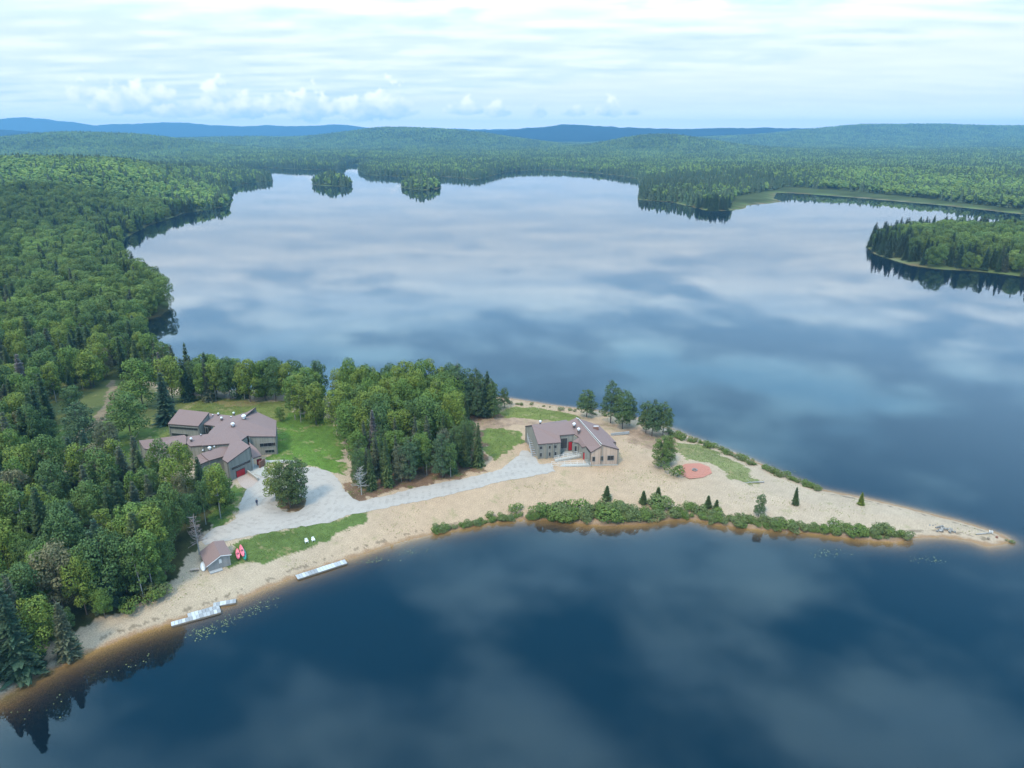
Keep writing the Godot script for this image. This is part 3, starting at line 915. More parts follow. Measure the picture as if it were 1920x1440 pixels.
func make_ground_things() -> void:
	var road := pts([-71.48,-142.67,-70.02,-140.56,-68.32,-141.48,-64.77,-142.71,-59.82,-145.13,-53.97,-147.62,-49.10,-149.21,-44.21,-151.07,-40.66,-154.32,-32.14,-158.17,-21.93,-162.61,-11.25,-167.72,-2.88,-172.34,5.84,-175.33,11.81,-177.70,11.19,-182.78,7.85,-182.47,6.61,-186.48,4.71,-191.06,3.14,-191.06,1.55,-187.51,-0.15,-184.43,-2.97,-179.22,-10.21,-175.14,-18.61,-171.39,-28.04,-167.18,-33.07,-163.76,-36.87,-162.02,-38.75,-161.16,-40.99,-162.13,-42.99,-165.06,-44.91,-168.71,-47.56,-174.08,-49.89,-176.57,-52.42,-178.48,-55.04,-179.44,-57.80,-179.74,-59.90,-178.73,-61.97,-177.72,-65.32,-179.01,-67.62,-178.33,-69.40,-177.01,-70.75,-174.11,-69.50,-166.82,-68.72,-160.35,-67.68,-155.61,-67.02,-151.62,-68.33,-148.93,-70.51,-147.69,-71.27,-145.81])
	var isle := pts([-59.47,-160.52,-59.24,-162.34,-56.79,-163.32,-53.93,-162.92,-52.43,-161.14,-51.93,-158.08,-52.83,-155.71,-54.80,-154.93,-56.70,-155.46,-58.31,-157.46])
	road_line = road
	struct("gravel_road", sheet(road, isle, 0.06, 0.7, 0.8), M.gravel)
	struct("footpath", sheet(pts([-70.28,-183.74,-69.26,-182.02,-64.86,-182.39,-60.60,-181.74,-61.04,-183.80,-65.39,-184.12]), PackedVector2Array(), 0.10, 0.0), M.concrete)
	struct("apron", sheet(pts([-75.31,-174.16,-72.71,-174.42,-73.24,-176.84,-68.11,-171.16,-68.49,-168.19,-69.64,-166.63,-71.83,-168.61]), PackedVector2Array(), 0.09, 0.1), grainy(lin(0.50, 0.40, 0.35), M.fine, 0.3))
	# red paved fire circle: an eight-sided floor of single slabs
	var oct := pts([46.62,-180.25,49.20,-182.93,53.38,-183.28,55.49,-180.89,55.19,-176.98,52.02,-174.35,48.21,-173.56,46.19,-176.22])
	var o := Vector2.ZERO
	for p in oct: o += p / 8.0
	var base := ground(o.x, o.y)
	var patio := thing("fire_circle_paving", Vector3(o.x, base, o.y), "eight-sided red paved circle on the sand with a stone fire ring", "paving")
	var bed := part(patio, "bed", sheet(oct, PackedVector2Array(), 0.05, 0.0, 1.6, base), M.paver)
	bed.position = -patio.position
	var u := 1.05
	for j in range(-6, 7):
		for i in range(-7, 8):
			var c := Vector2(i * u + (0.5 * u if j % 2 else 0.0), j * u)
			var ok := true
			for k in [Vector2(-1, -1), Vector2(1, -1), Vector2(1, 1), Vector2(-1, 1)]:
				if not Geometry2D.is_point_in_polygon(o + c + k * 0.5 * u, oct): ok = false
			if not ok or c.length() < 0.9: continue
			var b := MB.new()
			b.box(Vector3(c.x, 0.055 + rnd(0, 0.02), c.y), Vector3(0.49 * u, 0, 0), Vector3(0, 0.03, 0), Vector3(0, 0, 0.49 * u))
			part(patio, "slab", b.mesh(), M.paver)
	var ring := thing("fire_ring", Vector3(o.x, base + 0.07, o.y), "grey stone fire ring in the middle of the red paving", "fire pit")
	for i in 9:
		var a := TAU * i / 9.0
		var b := MB.new()
		b.box(Vector3(cos(a) * 0.6, 0.17, sin(a) * 0.6), Vector3(-sin(a), 0, cos(a)) * 0.2, Vector3(0, 0.17, 0), Vector3(cos(a), 0, sin(a)) * rnd(0.11, 0.16))
		part(ring, "stone", b.mesh(), M.stone)

func make_main_building() -> void:
	var at := Vector3(-84, 2.2, -190)
	var t := thing("lodge_building", at, "sprawling grey-sided building with several angled brown shingle roofs and red doors", "building")
	var base := 2.0
	var NW := [-104.65,7.20,-199.88,-103.43,9.60,-205.98,-93.02,9.60,-203.26,-94.59,7.20,-198.04]
	var LK := [-93.80,7.00,-199.92,-94.58,7.90,-206.73,-85.77,7.90,-204.51,-89.53,7.00,-198.52]
	var C1 := [-78.43,11.40,-203.06,-79.80,10.90,-194.67,-84.31,9.70,-184.93,-86.04,8.70,-180.46,-88.64,8.00,-191.98,-88.17,8.40,-195.42,-84.30,9.40,-200.90,-80.90,10.20,-201.94]
	var C2 := [-79.80,10.90,-194.67,-80.05,10.10,-188.95,-75.31,9.20,-186.37,-75.83,9.30,-182.74,-71.45,9.90,-177.48,-75.46,8.00,-171.03,-77.67,8.00,-173.17,-78.57,9.00,-181.21,-86.04,8.70,-180.46,-84.31,9.70,-184.93]
	var E1 := [-79.80,10.90,-194.67,-80.14,10.60,-199.94,-78.71,9.90,-203.37,-71.43,8.30,-199.78,-68.96,8.30,-191.57,-80.05,10.10,-188.95]
	var E2 := [-80.05,10.10,-188.95,-68.96,8.30,-191.57,-67.93,8.20,-187.98,-75.02,8.80,-186.71,-75.31,9.20,-186.37]
	var S1 := [-84.89,8.00,-176.79,-79.29,8.20,-182.56,-78.49,6.90,-177.91,-82.04,6.90,-174.63]
	var S2 := [-84.99,7.90,-177.01,-82.14,6.80,-174.84,-83.07,6.60,-174.10,-84.06,6.40,-173.02,-86.49,7.20,-176.33]
	var SW := [-105.88,8.20,-185.06,-94.76,8.20,-189.14,-93.83,8.00,-188.26,-92.91,7.00,-185.68,-94.29,6.60,-182.70,-99.50,6.60,-181.73,-103.79,6.60,-183.14]
	var SB := [-94.28,7.50,-189.41,-87.10,8.00,-190.78,-87.71,7.20,-184.01,-91.24,6.80,-184.24,-92.92,7.00,-185.96]
	var PO := [-74.28,8.30,-183.89,-71.57,7.10,-182.04,-69.73,5.80,-180.26,-71.75,5.80,-178.59,-73.12,7.30,-181.71]
	var wide := [NW, LK, C1, C2, E1, E2, S1, S2, SW, SB]
	var skips := [[], [1, 3], [0, 1, 2], [0, 1, 8, 9], [5, 4], [0, 4], [0], [0], [], [1]]
	for i in wide.size():
		roof_slab(t, wide[i])
		walls_under(t, wide[i], base, {-1: "wall"}, skips[i])
	roof_slab(t, PO)
	# windows and doors
	var v := func(a: Array, i: int) -> Vector2: return Vector2(a[i * 3], a[i * 3 + 2])
	opening(t, "window", v.call(NW, 3), v.call(NW, 0), 0.03, 0.97, 5.6, 6.4, M.glass, 6)
	opening(t, "window", v.call(NW, 3), v.call(NW, 0), 0.40, 0.93, 3.2, 4.2, M.glass, 4)
	opening(t, "window", v.call(E2, 2), v.call(E2, 3), 0.04, 0.66, 5.2, 6.3, M.glass, 4)
	opening(t, "window", v.call(E2, 2), v.call(E2, 3), 0.12, 0.48, 3.2, 4.1, M.glass, 3)
	opening(t, "window", v.call(C2, 4), v.call(C2, 5), 0.06, 0.86, 5.2, 6.0, M.glass, 5)
	opening(t, "red_door", v.call(C2, 4), v.call(C2, 5), 0.34, 0.70, 2.0, 4.4, M.red, 2)
	opening(t, "window", v.call(LK, 3), v.call(LK, 0), 0.72, 0.92, 3.6, 5.9, M.glass)
	# entrance under the porch roof: brick wing wall and red doors
	var po := pts3(PO)
	var b := MB.new()
	b.box(Vector3(po[2].x - 0.1, 3.2, po[2].z + 0.3), Vector3(0.2, 0, 0.06), Vector3(0, 1.2, 0), Vector3(-0.35, 0, 1.1))
	part(t, "brick_wall", b.mesh(), M.brick)
	opening(t, "red_door", Vector2(po[2].x, po[2].z - 1.4), Vector2(po[3].x, po[3].z - 1.4), 0.25, 0.75, 2.0, 4.4, M.red, 2)
	b = MB.new()
	b.box(Vector3(po[3].x, 3.8, po[3].z), Vector3(0.12, 0, 0), Vector3(0, 1.8, 0), Vector3(0, 0, 0.12))
	part(t, "post", b.mesh(), M.trim)
	var vents := pts3([-79.26,10.50,-195.02,-80.77,10.30,-190.15,-88.98,7.80,-201.97,-86.51,8.00,-205.47,-91.17,8.00,-205.13,-92.82,7.90,-204.91,-86.47,8.00,-203.13,-91.78,7.60,-186.59,-90.17,7.90,-189.54,-87.52,8.00,-190.19,-83.25,8.00,-178.84,-80.17,8.60,-181.45,-82.51,8.30,-180.16,-84.99,8.00,-178.36])
	var sizes := [1.7, 1.35, 0.9, 0.9, 0.8, 0.5, 0.5, 0.9, 0.45, 0.5, 1.2, 0.5, 0.5, 0.5]
	for i in vents.size(): roof_vent(t, vents[i] + Vector3.DOWN * 0.1, sizes[i] * 0.78)
	for c in t.get_children():
		c.position -= at
	# concrete wall beside the sunken doors, and the paved forecourt
	var a2 := pts([-73.50,-177.09,-68.08,-171.39])
	var d := (a2[1] - a2[0]).normalized()
	var w := MB.new()
	var m := (a2[0] + a2[1]) * 0.5
	w.box(Vector3(m.x, 2.6, m.y), Vector3(d.x, 0, d.y) * a2[0].distance_to(a2[1]) * 0.5, Vector3(0, 0.75, 0), Vector3(-d.y, 0, d.x) * 0.18)
	var rw := part(self, "retaining_wall", w.mesh(), M.concrete)
	tag(rw, "low grey concrete retaining wall beside the sunken red doors", "wall")
	var fc := pts([-73.41,-177.33,-72.57,-181.37,-68.57,-178.86,-66.25,-176.16,-66.39,-173.51,-67.94,-171.62])
	var court := thing("forecourt", Vector3(fc[0].x, 2.4, fc[0].y), "pale stone slab forecourt in front of the covered entrance", "paving")
	for i in 9:
		for j in 9:
			var p := fc[0] + (fc[4] - fc[0]) * (i / 9.0) + (fc[1] - fc[0]) * (j / 9.0 * 1.6)
			if not Geometry2D.is_point_in_polygon(p, fc): continue
			var s := MB.new()
			s.box(Vector3(p.x, ground(p.x, p.y) + 0.09 + rnd(0, 0.03), p.y) - court.position, Vector3(0.55, 0, rnd(-0.1, 0.1)), Vector3(0, 0.05, 0), Vector3(rnd(-0.1, 0.1), 0, 0.5))
			part(court, "slab", s.mesh(), M.concrete)

func make_lodge() -> void:
	var at := Vector3(18, 2.2, -185)
	var t := thing("sand_lodge", at, "brown-roofed lodge with cedar front and grey siding on the bare sand", "building")
	var base := 1.9
	var W1 := [7.40,7.00,-185.28,5.78,9.70,-192.89,16.65,9.70,-195.58,17.73,8.90,-191.89,18.00,8.30,-189.45,13.70,8.30,-188.57,14.03,7.00,-186.52]
	var RE := [5.78,9.70,-192.89,3.89,7.70,-196.98,16.61,7.70,-201.93,16.65,9.70,-195.58]
	var ML := [24.86,8.15,-181.31,19.13,10.70,-196.30,16.65,9.70,-195.58,17.73,8.90,-191.89,18.02,8.20,-189.69,19.38,7.60,-188.85,17.36,6.40,-188.09,19.13,6.40,-187.57,20.00,5.90,-185.45,21.02,6.70,-184.52,22.06,6.40,-181.13]
	var MR := [24.98,8.65,-181.35,19.44,11.00,-195.17,25.93,8.50,-195.40,28.04,7.90,-190.38,29.75,7.30,-185.85,28.71,7.50,-185.95,29.98,7.10,-181.65]
	roof_slab(t, W1); roof_slab(t, RE); roof_slab(t, ML); roof_slab(t, MR)
	walls_under(t, W1, base, {-1: "wall"}, [1, 2, 3])
	walls_under(t, RE, base, {-1: "wall"}, [2, 3])
	walls_under(t, ML, base, {10: "cedar", -1: "wall"}, [0, 1, 2, 3])
	walls_under(t, MR, base, {6: "cedar", -1: "wall"}, [])
	var v := func(a: Array, i: int) -> Vector2: return Vector2(a[i * 3], a[i * 3 + 2])
	# pale flashing along both sides of the ridge
	for r in [[ML, 0, 1, 0.1], [MR, 0, 1, 0.1]]:
		var q := pts3(r[0])
		var f := MB.new()
		f.box((q[0] + q[1]) * 0.5 + Vector3.UP * 0.06, (q[1] - q[0]) * 0.5, Vector3.UP * 0.04, Vector3(0.07, 0, 0))
		part(t, "ridge_flashing", f.mesh(), M.trim)
	# cedar front: windows, sill board, concrete footing
	var A: Vector2 = v.call(MR, 6)
	var B: Vector2 = v.call(ML, 10)
	opening(t, "window", A, B, 0.17, 0.40, 3.7, 5.1, M.glass, 2)
	opening(t, "window", A, B, 0.55, 0.65, 3.6, 5.0, M.glass, 1)
	opening(t, "window", A, B, 0.84, 0.94, 3.5, 4.9, M.glass, 1)
	var dd := (B - A).normalized()
	var mm := (A + B) * 0.5
	var k := MB.new()
	k.box(Vector3(mm.x, 2.05, mm.y + 0.02), Vector3(dd.x, 0, dd.y) * A.distance_to(B) * 0.48, Vector3(0, 0.4, 0), Vector3(0, 0, 0.12))
	part(t, "footing", k.mesh(), M.concrete)
	# wing front: two rows of windows
	var C: Vector2 = v.call(W1, 6)
	var D: Vector2 = v.call(W1, 0)
	for s in [[0.80, 0.93], [0.44, 0.53], [0.18, 0.29]]:
		opening(t, "window", C, D, s[0], s[1], 5.2, 6.2, M.glass)
	for s in [[0.82, 0.91], [0.44, 0.52], [0.18, 0.26]]:
		opening(t, "window", C, D, s[0], s[1], 2.9, 4.1, M.glass)
	for s in [0.335, 0.64]:
		var pp := C.lerp(D, s)
		var pl := MB.new()
		pl.box(Vector3(pp.x, 4.3, pp.y + 0.05), Vector3(0.14, 0, 0), Vector3(0, 2.4, 0), Vector3(0, 0, 0.2))
		part(t, "pilaster", pl.mesh(), M.wall)
	# the recessed entry: tall glazing and a red door
	var E_: Vector2 = v.call(W1, 4)
	var F_: Vector2 = v.call(W1, 5)
	opening(t, "window", E_, F_, 0.46, 0.90, 4.0, 7.2, M.glass, 3)
	opening(t, "red_door", E_, F_, 0.12, 0.36, 3.2, 5.9, M.red, 1)
	opening(t, "window", v.call(ML, 7), v.call(ML, 6), 0.25, 0.7, 3.6, 5.2, M.glass)
	opening(t, "red_door", v.call(ML, 9), v.call(ML, 8), 0.2, 0.7, 2.2, 4.4, M.red)
	var vents := pts3([8.35,9.70,-194.39,18.16,9.50,-192.31,19.31,8.90,-190.07,24.45,8.90,-191.21])
	for i in 3: roof_vent(t, vents[i] + Vector3.DOWN * 0.1, [0.75, 0.95, 0.9][i])
	var ch := MB.new()
	ch.box(vents[3] + Vector3.UP * 0.35, Vector3(0.75, 0, 0), Vector3(0, 0.6, 0), Vector3(0, 0, 0.3))
	var cm := part(t, "chimney", ch.mesh(), M.brick)
	for i in 4:
		var cap := MB.new()
		cap.lathe(vents[3] + Vector3(-0.55 + 0.37 * i, 0.95, 0), [Vector2(0.14, 0), Vector2(0.14, 0.3), Vector2(0.0, 0.32)], 8)
		part(cm, "chimney_pot", cap.mesh(), M.white)
	for c in t.get_children(): c.position -= at
	# outside stair on the end wall
	var st := pts([5.36,-195.39,6.66,-186.89])
	var s0 := Vector3(st[0].x, 5.2, st[0].y)
	var s1 := Vector3(st[1].x, 2.2, st[1].y)
	var stair := thing("outside_stair", s1, "grey wooden outside stair against the lodge end wall", "stair")
	for i in 13:
		var p := s0.lerp(s1, i / 12.0) - s1
		var q := MB.new()
		q.box(p, Vector3(0.75, 0, 0), Vector3(0, 0.03, 0), Vector3(0, 0, 0.2))
		part(stair, "step", q.mesh(), M.dock)
	for s in [-0.78, 0.78]:
		var q := MB.new()
		var o := Vector3(s, 0, 0)
		q.tube(s0 - s1 + o + Vector3.UP * 0.95, o + Vector3.UP * 0.95, 0.05, 0.05, 5)
		q.tube(s0 - s1 + o + Vector3.DOWN * 0.1, o + Vector3.DOWN * 0.1, 0.1, 0.1, 5)
		for i in 5:
			var p := (s0 - s1) * (i / 4.0) + o
			q.tube(p, p + Vector3.UP * 0.95, 0.04, 0.04, 5)
		part(stair, "handrail", q.mesh(), M.dock)
	for i in 3:
		var p := (s0 - s1) * (0.35 + 0.32 * i)
		for s in [-0.7, 0.7]:
			var q := MB.new()
			q.tube(Vector3(p.x + s, -0.3, p.z), Vector3(p.x + s, p.y, p.z), 0.08, 0.08, 6)
			part(stair, "post", q.mesh(), M.dock)
	# ramps with railings climbing to the entry
	ramp([11.15,-181.52,21.99,-181.39], 1.95, 2.55, 1.5, "pale concrete ramp with railing along the lodge forecourt edge")
	ramp([12.24,-184.14,20.25,-186.81], 2.5, 3.0, 1.3, "upper concrete ramp with railing doubling back to the lodge entry")
	var pl := pts([16.71,-189.05])
	var land := thing("entry_landing", Vector3(pl[0].x, 2.0, pl[0].y), "grey stone entry landing with steps before the lodge recess", "landing")
	for i in 4:
		var q := MB.new()
		q.box(Vector3(-0.4 * i, 0.15 + 0.25 * (3 - i) * 0.5 - 0.1, 0.0), Vector3(1.9 - 0.1 * i, 0, 0), Vector3(0, 0.14 + 0.125 * (3 - i), 0), Vector3(0, 0, 0.9 + 0.3 * i))
		part(land, "step", q.mesh(), M.concrete)
	# old timber wall behind
	var tw := pts([30.66,-202.96,36.58,-204.37])
	var wall := thing("timber_wall", Vector3(tw[0].x, ground(tw[0].x, tw[0].y), tw[0].y), "low weathered timber retaining wall behind the lodge", "wall")
	for j in 3:
		for i in 4:
			var p := tw[0].lerp(tw[1], (i + 0.5) / 4.0) - tw[0]
			var q := MB.new()
			q.box(Vector3(p.x, 0.14 + 0.27 * j, p.y), Vector3((tw[1] - tw[0]).x / 8.2, 0, (tw[1] - tw[0]).y / 8.2), Vector3(0, 0.13, 0), Vector3(0.01, 0, 0.12 + 0.02 * (i % 2)))
			part(wall, "timber", q.mesh(), M.dock)

func ramp(p: Array, y0: float, y1: float, wid: float, label: String) -> void:
	var a := Vector3(p[0], y0, p[1])
	var c := Vector3(p[2], y1, p[3])
	var t := thing("ramp", a, label, "ramp")
	var d := c - a
	var side := Vector3(-d.z, 0, d.x).normalized() * wid * 0.5
	var b := MB.new()
	b.box(d * 0.5 - Vector3.UP * 0.25, d * 0.5, Vector3.UP * 0.3, side)
	part(t, "deck", b.mesh(), M.concrete)
	for s in [-1.0, 1.0]:
		var r := MB.new()
		for h in [0.55, 1.0]: r.tube(side * s + Vector3.UP * h, d + side * s + Vector3.UP * h, 0.035, 0.035, 5)
		for i in 7:
			var q: Vector3 = d * (i / 6.0) + side * s
			r.tube(q, q + Vector3.UP * 1.02, 0.035, 0.035, 5)
		part(t, "railing", r.mesh(), M.steel)

func make_shed() -> void:
	var f0 := pts([-65.23,-130.87,-61.36,-133.50])
	var x := Vector3(f0[1].x - f0[0].x, 0, f0[1].y - f0[0].y)
	var w := x.length()
	x /= w
	var z := Vector3(x.z, 0, -x.x) # back
	var at := Vector3(f0[0].x, ground(f0[0].x, f0[0].y), f0[0].y)
	var t := thing("boat_shed", at, "small grey boat shed with brown shingle roof above the beach", "shed")
	var dep := 6.2
	var hl := 1.7
	var ha := 3.1
	var hr := 2.7
	var k := 0.6 * w
	var U := Vector3.UP
	var b := MB.new()
	b.quad(-U * 0.3, U * hl, x * k + U * ha, x * k - U * 0.3); b.quad(x * k - U * 0.3, x * k + U * ha, x * w + U * hr, x * w - U * 0.3)
	part(t, "wall", b.mesh(), M.shed_wall)
	b = MB.new()
	b.quad(z * dep - U * 0.3, z * dep + U * hl, U * hl, -U * 0.3)
	part(t, "wall", b.mesh(), M.shed_wall)
	b = MB.new()
	b.quad(x * w - U * 0.3, x * w + U * hr, x * w + U * hr + z * dep, x * w - U * 0.3 + z * dep)
	part(t, "wall", b.mesh(), M.shed_wall)
	b = MB.new()
	b.quad(x * w + z * dep - U * 0.3, x * w + z * dep + U * hr, z * dep + U * hl, z * dep - U * 0.3)
	part(t, "wall", b.mesh(), M.shed_wall)
	var e := -z * 0.35
	var far := z * (dep + 0.35)
	for s in [[-x * 0.35 + U * (hl - 0.15), x * k + U * (ha + 0.12)], [x * k + U * (ha + 0.12), x * (w + 0.35) + U * (hr + 0.02)]]:
		var r := MB.new()
		var n: Vector3 = s[0]
		var q: Vector3 = s[1]
		r.quad(n + e, n + far, q + far, q + e); r.quad(n + e - U * 0.12, q + e - U * 0.12, q + far - U * 0.12, n + far - U * 0.12)
		var rf := part(t, "roof", r.mesh(), M.roof)
		var g := MB.new()
		g.quad(n + e * 1.02 - U * 0.16, n + e * 1.02, q + e * 1.02, q + e * 1.02 - U * 0.16); g.quad(n + far - U * 0.16, q + far - U * 0.16, q + far, n + far)
		part(rf, "fascia", g.mesh(), M.white)
	b = MB.new()
	b.box(x * k * 0.93 + U * 1.75 - z * 0.03, x * 0.28, U * 0.5, z * 0.04)
	part(t, "window", b.mesh(), M.trim)
	b = MB.new()
	b.box(x * 1.4 + U * 0.06 - z * 0.6, x * 1.3, U * 0.08, z * 0.5)
	part(t, "step", b.mesh(), M.dock)

# a hull lying on the ground: lathe-like sections along its length
func hull(length: float, beam: float, deep: float, sheer: float) -> ArrayMesh:
	var b := MB.new()
	var n := 14
	var rings := []
	for i in n + 1:
		var s := -1.0 + 2.0 * i / n
		var w := beam * 0.5 * pow(maxf(0.0, 1.0 - s * s), 0.62)
		var lift := sheer * s * s
		var ring := []
		for k in 9:
			var a := PI * k / 8.0
			ring.append(Vector3(cos(a) * w, lift + deep * (1.0 - sin(a) * minf(1.0, 0.3 + w / beam * 1.6)), s * length * 0.5))
		rings.append(ring)
	for i in n:
		for k in 8:
			b.quad(rings[i][k], rings[i + 1][k], rings[i + 1][k + 1], rings[i][k + 1])
	return b.mesh()

func dock_piece(t: Node3D, o: Vector3, along: Vector3, length: float, wid: float) -> void:
	var d := along.normalized()
	var s := Vector3(-d.z, 0, d.x)
	var fl := MB.new()
	for q in [-1.0, 1.0]: fl.box(o + d * length * 0.5 + s * q * wid * 0.4 + Vector3.DOWN * 0.16, d * length * 0.495, Vector3.UP * 0.15, s * 0.18)
	part(t, "float", fl.mesh(), M.wood)
	var n := int(length / 0.62)
	for i in n:
		var b := MB.new()
		b.box(o + d * (length * (i + 0.5) / n) + Vector3.UP * (0.03 + rnd(0, 0.02)), d * (length / n * 0.47), Vector3.UP * 0.025, s * (wid * 0.5 + rnd(-0.03, 0.03)))
		part(t, "plank", b.mesh(), [M.dock, M.dock1, M.dock1, M.dock2][rng.randi() % 4])

func make_shore_things() -> void:
	# docks hauled up along the beach
	var a := pts([-46.31,-130.40,-36.99,-136.46])
	var t := thing("floating_dock", Vector3(a[0].x, 0.32, a[0].y), "single long grey plank dock lying along the beach edge", "dock")
	dock_piece(t, Vector3.ZERO, Vector3(a[1].x - a[0].x, 0, a[1].y - a[0].y), a[0].distance_to(a[1]), 1.7)
	var c := pts([-66.25,-114.91,-58.25,-119.17,-64.15,-117.50,-58.93,-120.36,-60.42,-120.87,-56.29,-122.26])
	t = thing("floating_dock", Vector3(c[0].x, 0.30, c[0].y), "cluster of joined grey plank docks with stepped ends at the beach", "dock")
	var o := Vector3(c[0].x, 0, c[0].y)
	for i in 3:
		var p := Vector3(c[2 * i].x, 0.012 * i, c[2 * i].y) - o
		var q := Vector3(c[2 * i + 1].x, 0, c[2 * i + 1].y) - o
		dock_piece(t, p, Vector3(q.x - p.x, 0, q.z - p.z), Vector2(q.x - p.x, q.z - p.z).length(), 1.35)
	# kayaks beside the shed
	var k := pts([-61.05,-136.85,-60.42,-137.72,-59.59,-136.74,-60.60,-136.68])
	var spec := [[k[0], 4.6, "pink", "shorter pink kayak lying beside the boat shed", 0.0], [k[1], 5.4, "pink", "longer pink kayak resting against the green one by the shed", 0.25], [k[2], 5.0, "green_hull", "dark green kayak lying under the pink kayaks by the shed", 0.0]]
	for s in spec:
		var g := thing("kayak", Vector3(s[0].x, ground(s[0].x, s[0].y) + 0.03 + s[4], s[0].y), s[3], "kayak")
		g.rotation.y = 0.42 + 0.2 * s[4]
		part(g, "hull", hull(s[1], 0.85, 0.42, 0.12), M[s[2]])
		var dk := MB.new()
		for i in 12:
			var u := -1.0 + i / 6.0
			var w := -1.0 + (i + 1) / 6.0
			var wu := 0.42 * pow(maxf(0.0, 1.0 - u * u), 0.62)
			var ww := 0.42 * pow(maxf(0.0, 1.0 - w * w), 0.62)
			var yu := 0.42 + 0.12 * u * u
			var yw := 0.42 + 0.12 * w * w
			var zu: float = u * s[1] * 0.5
			var zw: float = w * s[1] * 0.5
			dk.quad(Vector3(-wu, yu, zu), Vector3(0, yu + 0.1, zu), Vector3(0, yw + 0.1, zw), Vector3(-ww, yw, zw))
			dk.quad(Vector3(0, yu + 0.1, zu), Vector3(wu, yu, zu), Vector3(ww, yw, zw), Vector3(0, yw + 0.1, zw))
		part(g, "deck", dk.mesh(), M[s[2]])
		var ck := MB.new()
		ck.lathe(Vector3(0, 0.49, 0), [Vector2(0.25, 0.0), Vector2(0.27, 0.05), Vector2(0.2, 0.05), Vector2(0.18, 0.02), Vector2(0.0, 0.02)], 10)
		var cp := part(g, "cockpit", ck.mesh(), M.dark)
		cp.scale = Vector3(1, 1, 1.6)
	# upturned pale rowing boat
	var r := pts([-67.02,-132.69])
	var boat := thing("rowing_boat", Vector3(r[0].x, ground(r[0].x, r[0].y) + 0.62, r[0].y), "pale upturned rowing boat leaning beside the boat shed", "boat")
	var hm := part(boat, "hull", hull(4.0, 1.4, 0.55, 0.1), M.steel)
	hm.rotation = Vector3(0, 0.4, PI)
	var ke := MB.new()
	ke.box(Vector3(0, -0.02, 0), Vector3(0.04, 0, 0), Vector3(0, 0.04, 0), Vector3(0, 0, 1.6))
	var kb := part(boat, "keel", ke.mesh(), M.white)
	kb.rotation.y = 0.4
	# small plank bench
	var bp := pts([-68.26,-131.08])
	var bench := thing("plank_bench", Vector3(bp[0].x, ground(bp[0].x, bp[0].y), bp[0].y), "short reddish plank bench on the sand near the rowing boat", "bench")
	bench.rotation.y = 0.25
	for i in 2:
		var q := MB.new()
		q.box(Vector3(0, 0.45, -0.17 + 0.34 * i), Vector3(0.9, 0, 0), Vector3(0, 0.04, 0), Vector3(0, 0, 0.15))
		part(bench, "plank", q.mesh(), M.cedar)
	for i in [-0.7, 0.7]:
		var q := MB.new()
		q.box(Vector3(i, 0.2, 0), Vector3(0.05, 0, 0), Vector3(0, 0.2, 0), Vector3(0, 0, 0.25))
		part(bench, "leg", q.mesh(), M.cedar)
	# two white garden chairs with fan backs
	var ch := pts([-47.38,-142.73,-46.02,-143.40])
	for i in 2: garden_chair(ch[i], "white slatted garden chair on the beach lawn strip, facing the water", "pair of white garden chairs", 0.5)
	# lily pads
	rng.seed = 91
	var pad := CylinderMesh.new()
	pad.top_radius = 0.09; pad.bottom_radius = 0.09; pad.height = 0.01; pad.radial_segments = 7; pad.rings = 0
	var spots := []
	var line := pts([-60.06,-112.25,-57.74,-114.12,-54.80,-117.33,-51.61,-120.36,-48.13,-122.97])
	for i in 220:
		var f := pow(rng.randf(), 1.5) * 3.99
		var p := line[int(f)].lerp(line[int(f) + 1], f - int(f)) + Vector2(rng.randfn() * 1.1, rng.randfn() * 0.9)
		spots.append(p)
	var shade := pts([-82.86,-92.98,-79.41,-95.93,-75.03,-100.94,-69.93,-105.66,-64.46,-110.73])
	for i in 24:
		var f := rng.randf() * 3.99
		spots.append(shade[int(f)].lerp(shade[int(f) + 1], f - int(f)) + Vector2(rng.randfn() * 1.5 + 1.5, rng.randfn() * 1.2 + 1.2))
	for q in [pts([71.78,-140.31]), pts([93.95,-137.51]), pts([-31.12,-137.51]), pts([-23.17,-140.75]), pts([78.48,-181.65])]:
		for i in 40: spots.append(q[0] + Vector2(rng.randfn() * 2.2, rng.randfn() * 0.8))
	var far_pads := pts([437.1,-1111.7,477.6,-1092.6,507.3,-1022.3,537.6,-967.5,568.9,-925.0])
	var mm := MultiMesh.new()
	mm.transform_format = MultiMesh.TRANSFORM_3D
	mm.mesh = pad
	mm.instance_count = spots.size() + 500
	for i in spots.size():
		var s := rnd(0.5, 1.5)
		mm.set_instance_transform(i, Transform3D(Basis().scaled(Vector3(s, 1, s)), Vector3(spots[i].x, 0.008 + (0.0 if sd(spots[i].x, spots[i].y) < 0 else -0.5), spots[i].y)))
	for i in 500:
		var f := rng.randf() * 3.99
		var p := far_pads[int(f)].lerp(far_pads[int(f) + 1], f - int(f)) + Vector2(rng.randfn() * 12, rng.randfn() * 16)
		var s := rnd(4, 14)
		mm.set_instance_transform(spots.size() + i, Transform3D(Basis().scaled(Vector3(s, 1, s * 0.6)), Vector3(p.x, 0.008, p.y)))
	var li := MultiMeshInstance3D.new()
	li.name = "lily_pads"; li.multimesh = mm; li.material_override = M.lily
	li.set_meta("kind", "stuff")
	tag(li, "pale green lily pads floating in loose drifts off the shore", "lily pads")
	add_child(li)

